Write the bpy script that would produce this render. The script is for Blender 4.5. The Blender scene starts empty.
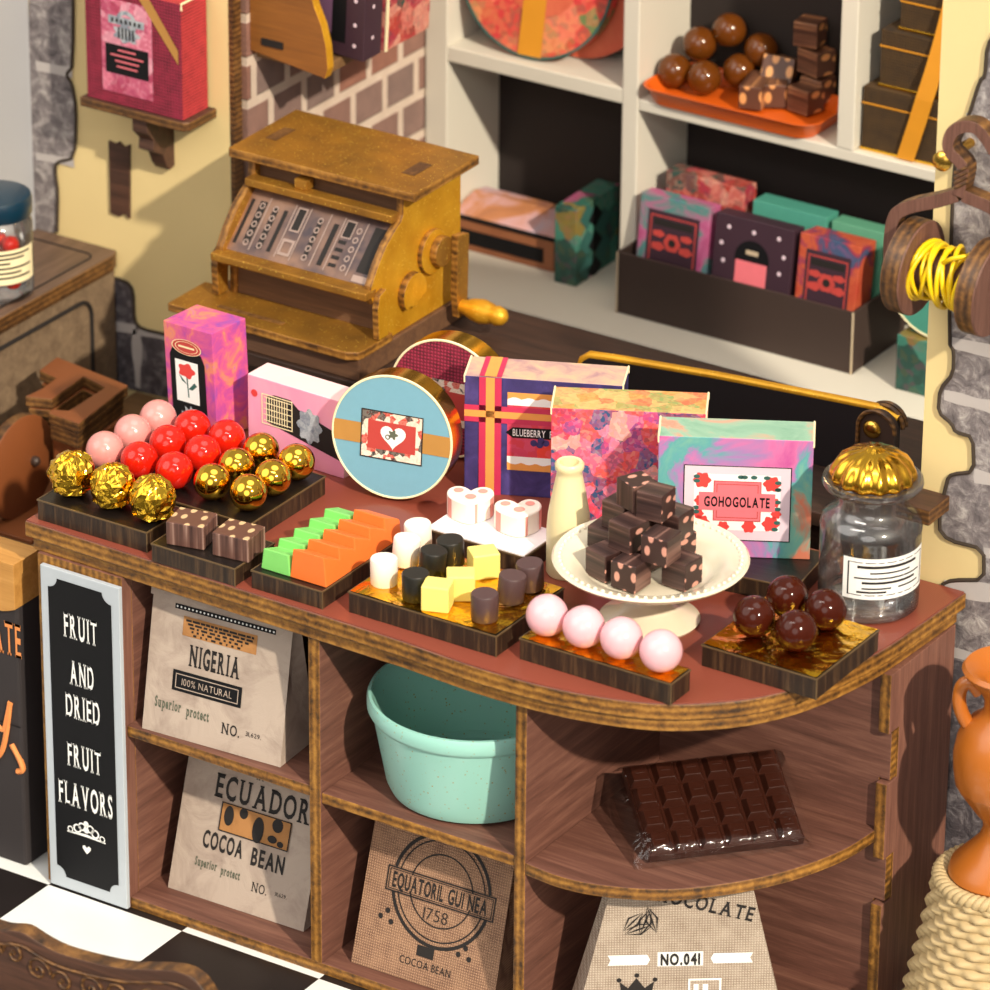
import bpy, bmesh, math, random
from mathutils import Vector, Matrix, noise
random.seed(7)
S = bpy.context.scene
COL = S.collection
PI = math.pi
V = Vector

# ------------------------------------------------------------------ camera
FPX = 5344.0; H = 0.95
PITCH, YAW, ROLL = math.radians(26.0), math.radians(32.6), math.radians(0.46)
DIST = FPX / 400.0
_cy, _sy, _cp, _sp = math.cos(YAW), math.sin(YAW), math.cos(PITCH), math.sin(PITCH)
_R0 = V((_cy, _sy, 0)); CF = V((-_sy*_cp, _cy*_cp, -_sp)); _U0 = _R0.cross(CF)
CR = _R0*math.cos(ROLL) + _U0*math.sin(ROLL)
CU = -_R0*math.sin(ROLL) + _U0*math.cos(ROLL)
CC = V((0, 0, H)) - CF*DIST
def _ray(px, py): return CF + CR*((px-495)/FPX) + CU*((495-py)/FPX)
def atz(px, py, z):            # a point of the photo measured on a level plane
    d = _ray(px, py); return CC + d*((z-CC.z)/d.z)
def aty(px, py, y):            # ... on a wall plane facing the front
    d = _ray(px, py); return CC + d*((y-CC.y)/d.y)
def atx(px, py, x):            # ... on a wall plane facing the side
    d = _ray(px, py); return CC + d*((x-CC.x)/d.x)

cam = bpy.data.cameras.new('camera'); co = bpy.data.objects.new('camera', cam); COL.objects.link(co)
M = Matrix((CR, CU, -CF)).transposed().to_4x4(); M.translation = CC
co.matrix_world = M
cam.sensor_width = 36; cam.lens = FPX/990*36; cam.clip_end = 100
cam.dof.use_dof = True; cam.dof.focus_distance = DIST - 0.25; cam.dof.aperture_fstop = 2.7
S.camera = co

# ------------------------------------------------------------------ materials
def lin(c):
    if isinstance(c, str):
        c = c.lstrip('#'); c = [int(c[i:i+2], 16)/255 for i in (0, 2, 4)]
    return tuple((x/12.92 if x <= .04045 else ((x+.055)/1.055)**2.4) for x in c) + (1.0,)
class Mt:
    def __init__(s, name, rough=.5, metal=0, **kw):
        s.m = bpy.data.materials.new(name); s.m.use_nodes = True
        s.nt = s.m.node_tree; s.b = s.nt.nodes['Principled BSDF']
        s.b.inputs['Roughness'].default_value = rough; s.b.inputs['Metallic'].default_value = metal
        for k, v in kw.items(): s.b.inputs[k.replace('_', ' ')].default_value = v
    def new(s, t, **kw):
        n = s.nt.nodes.new(t)
        for k, v in kw.items(): setattr(n, k, v)
        return n
    def link(s, a, b): s.nt.links.new(a, b)
    def coord(s, scale=(1,1,1), rot=(0,0,0), kind='Object'):
        t = s.new('ShaderNodeTexCoord'); m = s.new('ShaderNodeMapping')
        m.inputs['Scale'].default_value = scale; m.inputs['Rotation'].default_value = rot
        s.link(t.outputs[kind], m.inputs[0]); return m.outputs[0]
    def noise(s, scale, detail=4, rough=.55, co=None, dist=0):
        n = s.new('ShaderNodeTexNoise'); n.inputs['Scale'].default_value = scale
        n.inputs['Detail'].default_value = detail; n.inputs['Roughness'].default_value = rough
        n.inputs['Distortion'].default_value = dist
        s.link(co if co is not None else s.coord(), n.inputs['Vector']); return n.outputs['Fac']
    def voro(s, scale, co=None, feat='F1', rnd=1):
        n = s.new('ShaderNodeTexVoronoi', feature=feat); n.inputs['Scale'].default_value = scale
        n.inputs['Randomness'].default_value = rnd
        s.link(co if co is not None else s.coord(), n.inputs['Vector']); return n
    def wave(s, scale, co=None, dist=0, direction='X', prof='SIN', typ='BANDS', dscale=1):
        n = s.new('ShaderNodeTexWave', wave_type=typ, wave_profile=prof)
        if typ == 'BANDS': n.bands_direction = direction
        n.inputs['Scale'].default_value = scale; n.inputs['Distortion'].default_value = dist
        n.inputs['Detail Scale'].default_value = dscale
        s.link(co if co is not None else s.coord(), n.inputs['Vector']); return n.outputs['Fac']
    def ramp(s, fac, stops, interp='LINEAR'):
        r = s.new('ShaderNodeValToRGB'); r.color_ramp.interpolation = interp
        e = r.color_ramp.elements
        while len(e) < len(stops): e.new(.5)
        for i, (p, c) in enumerate(stops):
            e[i].position = p; e[i].color = lin(c)
        s.link(fac, r.inputs[0]); return r.outputs[0]
    def mix(s, fac, a, b, mode='MIX'):
        n = s.new('ShaderNodeMix', data_type='RGBA', blend_type=mode)
        for sock, v in ((n.inputs[0], fac), (n.inputs[6], a), (n.inputs[7], b)):
            if hasattr(v, 'default_value'): s.link(v, sock)
            elif isinstance(v, str): sock.default_value = lin(v)
            else: sock.default_value = v
        return n.outputs[2]
    def math(s, op, a, b=0.0):
        n = s.new('ShaderNodeMath', operation=op)
        for i, v in enumerate((a, b)):
            if hasattr(v, 'default_value'): s.link(v, n.inputs[i])
            else: n.inputs[i].default_value = v
        return n.outputs[0]
    def col(s, c):
        if hasattr(c, 'default_value'): s.link(c, s.b.inputs['Base Color'])
        else: s.b.inputs['Base Color'].default_value = lin(c)
        return s
    def rough(s, f): s.link(f, s.b.inputs['Roughness']); return s
    def bump(s, h, strength=.3, dist=.01):
        n = s.new('ShaderNodeBump'); n.inputs['Strength'].default_value = strength
        n.inputs['Distance'].default_value = dist
        s.link(h, n.inputs['Height']); s.link(n.outputs[0], s.b.inputs['Normal']); return s

def plain(name, c, rough=.5, metal=0, var=.08, scale=30, bump=0, **kw):
    m = Mt(name, rough, metal, **kw)
    f = m.noise(scale, 3)
    l = lin(c)
    m.link(m.mix(f, tuple(x*(1-var) for x in l[:3])+(1,), tuple(min(1, x*(1+var)) for x in l[:3])+(1,)), m.b.inputs['Base Color'])
    if bump: m.bump(m.noise(scale*4, 3), bump, .004)
    return m.m
def wood(name, c1, c2, c3, axis='x', scale=1, rough=.55, bump=.25):
    m = Mt(name, rough)
    sc = {'x': (2, 34, 34), 'y': (34, 2, 34), 'z': (34, 34, 2)}[axis]
    co = m.coord(tuple(v*scale for v in sc))
    a = m.noise(1.0, 6, .65, co, .6); b = m.noise(3.2, 5, .7, co, .2)
    f = m.math('ADD', m.math('MULTIPLY', a, .6), m.math('MULTIPLY', b, .4))
    m.col(m.ramp(f, [(.32, c1), (.5, c2), (.68, c3)])); m.bump(f, bump, .004)
    return m.m
def ply(name, dark, mid, light, stops=16, axis='Z'):
    m = Mt(name, .5)
    w = m.wave(stops, m.coord(), 1.2, axis, dscale=3)
    n = m.noise(9, 6, .7, m.coord((5, 5, 5)), .4); n2 = m.noise(3.5, 3, .5, m.coord((3, 3, 3)))
    f = m.math('ADD', m.math('ADD', m.math('MULTIPLY', w, .14), m.math('MULTIPLY', n, .55)), m.math('MULTIPLY', n2, .30))
    m.col(m.ramp(f, [(.34, dark), (.5, mid), (.68, light)])); m.bump(n, .3, .004)
    return m.m
def foil(name, c='#e8b530', rough=.16, bump=.5, scale=22):
    m = Mt(name, rough, 1.0); m.col(c)
    v = m.voro(scale, m.coord(), 'DISTANCE_TO_EDGE'); n = m.noise(scale*.6, 3, .5, None, 1.5)
    h = m.math('ADD', m.math('MULTIPLY', v.outputs['Distance'], .6), n)
    m.bump(h, bump, .02); return m.m
def floral(name, cols, scale=16, rough=.6, petal=True):
    m = Mt(name, rough)
    co = m.coord()
    wv = m.new('ShaderNodeVectorMath', operation='ADD')
    nn = m.new('ShaderNodeTexNoise'); nn.inputs['Scale'].default_value = scale*1.4; m.link(co, nn.inputs['Vector'])
    sc = m.new('ShaderNodeVectorMath', operation='SCALE'); sc.inputs['Scale'].default_value = .6/scale
    m.link(nn.outputs['Color'], sc.inputs[0]); m.link(co, wv.inputs[0]); m.link(sc.outputs[0], wv.inputs[1])
    v = m.voro(scale, wv.outputs[0])
    sep = m.new('ShaderNodeSeparateColor'); m.link(v.outputs['Color'], sep.inputs[0])
    st = [(i/len(cols), c) for i, c in enumerate(cols)]
    base = m.ramp(sep.outputs[0], st, 'CONSTANT')
    v2 = m.voro(scale*4.5, wv.outputs[0])
    sep2 = m.new('ShaderNodeSeparateColor'); m.link(v2.outputs['Color'], sep2.inputs[0])
    fine = m.ramp(sep2.outputs[1], [(i/len(cols), c) for i, c in enumerate(reversed(cols))], 'CONSTANT')
    c = m.mix(.33 if petal else .15, base, fine)
    m.col(c); m.bump(m.noise(120, 2), .12, .003); return m.m
def watercolor(name, stops, scale=5, rough=.6):
    m = Mt(name, rough); f = m.noise(scale, 5, .6, None, .8)
    m.col(m.ramp(f, stops)); m.bump(m.noise(140, 2), .1, .003); return m.m
def spots(name, base, spot, scale=34, thr=.3, rough=.4):
    m = Mt(name, rough)
    v = m.voro(scale, m.coord((1, .6, 0), (0, 0, .5))); v.voronoi_dimensions = '2D'
    f = m.ramp(v.outputs['Distance'], [(thr-.04, '#ffffff'), (thr+.04, '#000000')])
    m.col(m.mix(f, base, spot)); m.bump(m.noise(60, 4), .15, .003); return m.m
def bands(name, cols, scale=40, rough=.4):
    m = Mt(name, rough); n = m.noise(scale, 3, .6, m.coord((1, 1, .04)))
    m.col(m.ramp(n, [(.36, cols[0]), (.5, cols[1]), (.62, cols[2])])); m.bump(n, .2, .004); return m.m
def stone(name, cols, mortar=None, scale=9):
    m = Mt(name, .8)
    n = m.noise(scale, 8, .7, None, .5)
    m.col(m.ramp(n, [(.3, cols[0]), (.5, cols[1]), (.68, cols[2])])); m.bump(n, .5, .02); return m.m
def paper(name, c, dark, rough=.85, scale=10):
    m = Mt(name, rough); n = m.noise(scale, 6, .65, None, .6)
    m.col(m.ramp(n, [(.3, dark), (.55, c), (.8, c)])); m.bump(n, .35, .012); return m.m
def burlap(name, c, dark, sc=150):
    m = Mt(name, .9)
    co = m.coord()
    a = m.wave(sc/6.28*2, co, .6, 'X'); b = m.wave(sc/6.28*2, co, .6, 'Z')
    f = m.math('MULTIPLY', a, b); n = m.noise(28, 4)
    g = m.math('ADD', m.math('MULTIPLY', f, .6), m.math('MULTIPLY', n, .5))
    m.col(m.ramp(g, [(.15, dark), (.5, c), (.85, c)])); m.bump(f, .4, .004); return m.m
def speck(name, c, sp, rough=.35, scale=90, thr=.16, **kw):
    m = Mt(name, rough, **kw); v = m.voro(scale); n = m.noise(40, 2)
    f = m.ramp(v.outputs['Distance'], [(thr, '#ffffff'), (thr+.08, '#000000')])
    f2 = m.math('MULTIPLY', f, m.ramp(n, [(.45, '#000000'), (.6, '#ffffff')]))
    m.col(m.mix(f2, c, sp)); return m.m
def glitter(name, c1, c2, rough=.42, metal=.55):
    m = Mt(name, rough, metal); v = m.voro(420); n = m.noise(14, 4)
    sep = m.new('ShaderNodeSeparateColor'); m.link(v.outputs['Color'], sep.inputs[0])
    m.col(m.mix(m.ramp(sep.outputs[0], [(.985, '#000000'), (.99, '#ffffff')]), m.ramp(n, [(.3, c1), (.7, c2)]), '#ffd860'))
    m.bump(m.noise(90, 3), .2, .003); return m.m

K = {}
K['maroon'] = wood('maroon_stained_wood_x', '#513329', '#6d473b', '#8a604f', 'x')
K['maroon_y'] = wood('maroon_stained_wood_y', '#513329', '#6d473b', '#8a604f', 'y')
K['maroon_z'] = wood('maroon_stained_wood_z', '#5d3a2f', '#7a5143', '#966854', 'z')
K['ply'] = ply('burnt_plywood_edge', '#38220c', '#80551f', '#b58238', 16)
K['plyx'] = ply('burnt_plywood_edge_upright', '#38220c', '#80551f', '#b58238', 16, 'X')
K['ply2x'] = ply('dark_plywood_edge_upright', '#2a1a0e', '#593a1c', '#8a6030', 16, 'X')
K['ply2'] = ply('dark_plywood_edge', '#2a1a0e', '#593a1c', '#8a6030', 20)
K['red_top'] = (lambda m: (m.col(m.ramp(m.wave(60, m.coord(), 0, 'X'), [(0, '#803e30'), (1, '#8c4837')])), m.m)[1])(Mt('red_counter_laminate', .3))
K['tray'] = wood('black_tray_face', '#0d0a09', '#15100e', '#201814', 'x', 1, .35)
K['tray_side'] = wood('tray_burnt_side', '#140d08', '#2e1f13', '#5e452c', 'z', 1.4, .5)
K['tray_edge'] = plain('tray_edge_highlight', '#5e4a30', .5, 0, .3, 20)
K['foil'] = foil('gold_foil_sheet', '#e9b22c', .2, .55, 16)
K['foil_ball'] = foil('crumpled_gold_foil', '#f0bd3a', .15, .6, 15)
K['gold'] = (lambda m: m.col('#eab741').m)(Mt('polished_gold', .09, 1.0))
K['gold_lid'] = (lambda m: m.col('#e9b23a').m)(Mt('gold_lid', .2, 1.0))
K['brass'] = (lambda m: m.col('#d3a64a').m)(Mt('brass', .25, 1.0))
K['red_ball'] = plain('glossy_red', '#cc1c0c', .08, 0, .05, Specular_IOR_Level=.5)
K['pink_ball'] = plain('glossy_pink', '#e0908a', .2, 0, .03, Coat_Weight=.4)
K['pale_pink'] = plain('satin_pale_pink', '#eeb4bc', .2, 0, .03, Coat_Weight=.3)
K['choc_ball'] = plain('glossy_chocolate', '#3d150a', .1, 0, .12, Specular_IOR_Level=.26)
K['choc_ball2'] = plain('glossy_milk_chocolate', '#5c300c', .12, 0, .12, Specular_IOR_Level=.45)
K['nougat'] = spots('dark_nougat_cut', '#36221f', '#cf9482', 36, .27)
K['nougat_s'] = bands('dark_nougat_side', ['#2c1c1a', '#46302c', '#7a5a50'])
K['nougat2'] = spots('milk_nougat_cut', '#5f3d30', '#d2b084', 34, .25)
K['nougat2_s'] = bands('milk_nougat_side', ['#3a2420', '#6a4a40', '#a8887a'])
K['nougat3'] = spots('brown_nougat_cut', '#57392c', '#d3975e', 30, .30)
K['nougat3_s'] = bands('brown_nougat_side', ['#42291f', '#6a4634', '#b07c52'])
K['green'] = plain('green_candy', '#7fcf6a', .5, 0, .08)
K['orange'] = plain('orange_candy', '#ee7430', .5, 0, .08)
K['white_candy'] = plain('white_candy', '#f4e8da', .5, 0, .03)
K['black_candy'] = plain('black_candy', '#1e1c16', .4, 0, .1)
K['yellow_candy'] = plain('yellow_candy', '#f2dc7a', .5, 0, .04)
K['brown_candy'] = plain('brown_candy', '#4f3a3a', .4, 0, .1, 12)
K['white_card'] = plain('white_card', '#eae2e2', .5, 0, .02)
K['pink_spot'] = plain('pink_spot_candy', '#e99a8e', .5)
K['cream'] = plain('cream_ceramic', '#e6dac0', .22, 0, .02, Coat_Weight=.4)
K['cream2'] = plain('cream_bottle', '#e2d4a6', .35, 0, .03)
K['black'] = plain('black_print', '#0e0e11', .6, 0, .08, 30, 0, Specular_IOR_Level=.25)
K['ink'] = plain('dark_ink', '#191311', .7)
K['ink_green'] = plain('green_grey_ink', '#5d6150', .7)
K['white'] = plain('white_print', '#efefec', .6, 0, .02)
K['grey_white'] = plain('grey_white_border', '#b4bcc4', .5, 0, .03)
K['kraft'] = paper('kraft_bag_paper', '#b3a294', '#98867a')
K['kraft_dark'] = paper('brown_label_paper', '#b07c48', '#9a6a3a')
K['burlap'] = burlap('brown_burlap', '#a68165', '#6e5040')
K['burlap2'] = burlap('beige_burlap', '#b9a998', '#8a7868')
K['mint'] = speck('speckled_mint_ceramic', '#98cfc2', '#a09a60', .4, 80, .14, Coat_Weight=.3)
K['plank'] = wood('dark_brown_wood', '#33211a', '#4c3226', '#654333', 'x')
K['table'] = wood('dark_table_wood', '#1f130e', '#332118', '#483024', 'x')
K['plank_y'] = wood('dark_brown_wood_y', '#4a392c', '#675040', '#7c6250', 'y')
K['cab'] = wood('grey_brown_wood', '#5b4a3a', '#77634e', '#8a755c', 'x', .8)
K['bench'] = wood('bench_wood', '#5e4128', '#7a5a38', '#8f6d45', 'x', .7)
K['grinder'] = plain('brown_grinder_card', '#7a4423', .45, 0, .1, 8, .1)
K['reg'] = glitter('bronze_glitter_paint', '#8f6428', '#b07c2c')
K['reg_gold_sunlit'] = glitter('gold_glitter_sunlit', '#d0921c', '#e6ac2c', .42, .5)  # gold brightened to the sunlit tone of the register's right side
K['reg_dark'] = wood('register_brown', '#4b3425', '#614430', '#755439', 'x')
K['key_panel'] = (lambda m: m.col(m.ramp(m.noise(9, 3), [(.35, '#443a40'), (.65, '#8a6a58')])).m)(Mt('key_panel_print', .35, .3))
K['wire'] = plain('yellow_wire', '#ecc512', .3, 0, .05)
K['spool'] = wood('spool_wood', '#4d3226', '#69463a', '#7e584a', 'z', 2)
K['terracotta'] = plain('terracotta_plastic', '#b2641f', .35, 0, .1, 6, Coat_Weight=.2)
K['wicker'] = plain('cream_wicker', '#bca478', .6, 0, .12, 14)
K['orange_tray'] = plain('orange_tray', '#cf5a16', .35, 0, .08, 8)
K['white_paint'] = plain('white_shelf_paint', '#d0cabc', .5, 0, .02, 6)
K['dark_back'] = plain('dark_brown_backing', '#211714', .8, 0, .2, 5)
K['carton'] = plain('dark_brown_carton', '#3a2b25', .65, 0, .1, 8)
K['carton_edge'] = plain('carton_cut_edge', '#b8a58a', .8)
K['paper_edge'] = plain('cream_paper_edge', '#f3e4b8', .8, 0, .03)
K['wall_yellow'] = plain('cream_yellow_wall', '#e2cb92', .7, 0, .025, 8)
K['wall_white'] = plain('white_grey_wall', '#a9aaae', .6, 0, .02, 3)
K['stone'] = stone('grey_printed_stone', ['#4c4548', '#827a7b', '#bdb6b2'], scale=24)
K['stone_dark'] = stone('dark_printed_stone', ['#332e33', '#544d52', '#8f888a'], scale=22)
K['mortar'] = plain('pale_mortar', '#b8b1ae', .8, 0, .12, 12)
K['outline'] = plain('dark_outline', '#3b3026', .8)
K['teal_lid'] = plain('dark_teal_lid', '#0a2f42', .35, 0, .08, Coat_Weight=.4)
K['floor_w'] = plain('white_tile', '#e4e6e4', .4, 0, .02, 4)
K['pink_box'] = watercolor('pink_box_paper', [(.3, '#e88fb4'), (.6, '#f3a7bf'), (.8, '#f6b9c4')], 3)
K['pink_top'] = watercolor('pale_pink_top', [(.3, '#f2c3c6'), (.7, '#f8d8d4')], 4)
K['rose_box'] = watercolor('magenta_watercolour', [(.3, '#8e4aa4'), (.42, '#b84a92'), (.52, '#cf5a86'), (.6, '#d88460'), (.7, '#b866a4')], 14)
K['blue_tin'] = plain('light_blue_print', '#74a6ba', .5, 0, .05, 40)
K['crimson'] = burlap('crimson_weave', '#9a2742', '#4a0e1c', 105)
K['crimson_s'] = burlap('red_weave', '#b83438', '#64161c', 105)
K['tan'] = plain('tan_ribbon', '#b2813f', .6, 0, .08, 30)
K['amber'] = plain('amber_ribbon', '#d08c22', .5, 0, .08, 12)
K['navy'] = watercolor('navy_watercolour', [(.3, '#2c2452'), (.55, '#3f3470'), (.75, '#54488c')], 14)
K['mauve_top'] = watercolor('mauve_box_top', [(.3, '#a77f86'), (.5, '#c6a08f'), (.7, '#d8b58c')], 16)
K['ribbon_red'] = plain('red_ribbon', '#c02f55', .5)
K['ribbon_or'] = plain('orange_ribbon', '#e39a4e', .5)
K['hotpink'] = floral('pink_checks', ['#d8508c', '#e0402e', '#e878a8', '#c83a50'], 10, petal=False)
K['floral'] = floral('flower_print', ['#d83a4c', '#e86a86', '#355a86', '#f08aa6', '#2f4468', '#e65a50', '#b84a8a', '#f0b0a0', '#e8485c'], 26)
K['floral_top'] = floral('flower_print_top', ['#d0904a', '#c86a4a', '#e0b070', '#8a9a5a', '#d8a06a'], 24)
K['goho'] = watercolor('aqua_pink_watercolour', [(.3, '#b84a92'), (.42, '#cf6ea4'), (.48, '#a07ab0'), (.52, '#5aa0a4'), (.62, '#74ae9c'), (.70, '#cf7a5e')], 4.5)
K['goho_top'] = watercolor('aqua_coral_watercolour', [(.3, '#6e9c84'), (.45, '#8eb29a'), (.55, '#d88a74'), (.7, '#78a8a0')], 5)
K['rosered'] = plain('rose_red_print', '#d8403c', .6)
K['salmon'] = plain('salmon_plaque', '#e0707a', .6)
K['pale_label'] = plain('pale_lilac_label', '#dcc6d2', .6, 0, .02)
K['cream_label'] = floral('cream_flower_border', ['#ead8c4', '#f0e2d0', '#c84a3c', '#e8d8c8', '#3c3a38'], 50, petal=False)
K['red_label'] = plain('red_label', '#b8403a', .6, 0, .08)
K['silver'] = floral('silver_cloud', ['#98a0a8', '#b2b8be', '#7c8492'], 40)
K['leaf'] = plain('leaf_print', '#2c5a54', .6)
K['round_floral'] = floral('round_box_floral', ['#c8563c', '#d86a50', '#4a6a4e', '#c83a3a', '#d88a5a', '#e07a60', '#6a7a4a'], 13)
K['round_red'] = watercolor('round_box_coral', [(.3, '#c2543c'), (.7, '#d87452')], 4)
K['teal_box'] = floral('teal_harlequin', ['#27584c', '#3a7868', '#98466c', '#20443c', '#447e6e', '#7c6a30'], 12, petal=False)
K['teal'] = plain('teal_face', '#4a9482', .5)
K['choc_chest'] = watercolor('copper_chest', [(.3, '#8a5234'), (.7, '#a66c48')], 4)
K['chest_top'] = watercolor('chest_painted_top', [(.3, '#8a5a4a'), (.45, '#b87a50'), (.55, '#c89a98'), (.75, '#b8a8b8')], 6)
K['purple_pack'] = plain('dark_purple_pack', '#38222e', .55, 0, .12, 10)
K['pack_pinkteal'] = watercolor('pink_teal_pack', [(.3, '#9c3e6a'), (.45, '#b05a84'), (.55, '#44807a'), (.7, '#6e5a8a')], 7)
K['pack_orange'] = watercolor('orange_red_pack', [(.3, '#a83424'), (.48, '#b85434'), (.54, '#8e2e4a'), (.62, '#2e4e6e'), (.75, '#8a4a7a')], 9)
K['pack_red'] = floral('red_flower_pack', ['#a83a30', '#c06a5e', '#9c2e40', '#c88a78', '#2e4840'], 18)
K['giftbox'] = burlap('dark_gold_weave', '#4a3312', '#22160a', 120)
K['vinyl'] = plain('black_board', '#1a1517', .5, 0, .15, 60, .1)
K['leather'] = plain('dark_leather', '#3a2a22', .5, 0, .15, 40, .1)
K['choc_bar'] = plain('dark_chocolate', '#3b1c13', .28, 0, .08, Specular_IOR_Level=.5)
def glassmat(name, c='#ffffff', rough=.0, ior=1.45):
    m = Mt(name, rough); m.col(c); m.b.inputs['Transmission Weight'].default_value = 1; m.b.inputs['IOR'].default_value = ior
    return m.m
K['glass'] = glassmat('clear_glass', '#ffffff', 0, 1.47)
def filmmat(name='clear_plastic_film', crinkle=True, add=.02, veil=0):
    m = Mt(name, .05); nt = m.nt
    tr = m.new('ShaderNodeBsdfTransparent'); gl = m.new('ShaderNodeBsdfGlossy'); gl.inputs['Roughness'].default_value = .08
    fr = m.new('ShaderNodeFresnel'); fr.inputs['IOR'].default_value = 1.5
    n = m.noise(16, 3, .5, None, 1.0); bp = m.new('ShaderNodeBump'); bp.inputs['Strength'].default_value = .6; bp.inputs['Distance'].default_value = .02
    m.link(n, bp.inputs['Height']); 
    if crinkle: m.link(bp.outputs[0], gl.inputs['Normal'])
    mx = m.new('ShaderNodeMixShader'); m.link(m.math('ADD', m.math('MULTIPLY', fr.outputs[0], .8 if not crinkle else .6), add), mx.inputs[0]); m.link(tr.outputs[0], mx.inputs[1]); m.link(gl.outputs[0], mx.inputs[2])
    
    out = mx.outputs[0]
    if veil:
        g2 = m.new('ShaderNodeBsdfGlossy'); g2.inputs['Roughness'].default_value = .45
        m2 = m.new('ShaderNodeMixShader'); m2.inputs[0].default_value = veil; m.link(out, m2.inputs[1]); m.link(g2.outputs[0], m2.inputs[2]); out = m2.outputs[0]
    m.link(out, nt.nodes['Material Output'].inputs['Surface']); return m.m
K['film'] = filmmat()
K['clear'] = filmmat('clear_thin_glass', False, .08, .05)
def brickmat():
    m = Mt('painted_brick', .8)
    t = m.new('ShaderNodeTexCoord'); sep = m.new('ShaderNodeSeparateXYZ'); m.link(t.outputs['Object'], sep.inputs[0])
    cb = m.new('ShaderNodeCombineXYZ'); m.link(sep.outputs[1], cb.inputs[0]); m.link(sep.outputs[2], cb.inputs[1])
    b = m.new('ShaderNodeTexBrick'); m.link(cb.outputs[0], b.inputs['Vector'])
    b.inputs['Scale'].default_value = 1; b.inputs['Brick Width'].default_value = .16; b.inputs['Row Height'].default_value = .125
    b.inputs['Mortar Size'].default_value = .016; b.inputs['Mortar Smooth'].default_value = .3
    b.inputs['Color1'].default_value = lin('#95695a'); b.inputs['Color2'].default_value = lin('#857571'); b.inputs['Mortar'].default_value = lin('#cfc4bb')
    n = m.noise(14, 6, .65)
    m.col(m.mix(.5, b.outputs['Color'], m.mix(n, '#4c3a34', '#d8c4b4'), 'OVERLAY')); m.bump(m.math('SUBTRACT', n, b.outputs['Fac']), .5, .01); return m.m
K['brick'] = brickmat()
def floormat():
    m = Mt('chequered_tile', .35)
    t = m.new('ShaderNodeTexCoord'); mp = m.new('ShaderNodeMapping'); m.link(t.outputs['Object'], mp.inputs[0])
    mp.inputs['Location'].default_value = (.425/.418, .779/.418, .5); mp.inputs['Scale'].default_value = (1/.418, 1/.418, 0)
    c = m.new('ShaderNodeTexChecker'); c.inputs['Scale'].default_value = 1; m.link(mp.outputs[0], c.inputs['Vector'])
    n = m.noise(5, 4)
    m.col(m.mix(c.outputs['Fac'], m.mix(n, '#dcdedc', '#eceeec'), m.mix(n, '#181312', '#262020'))); return m.m
K['floor'] = floormat()

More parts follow.
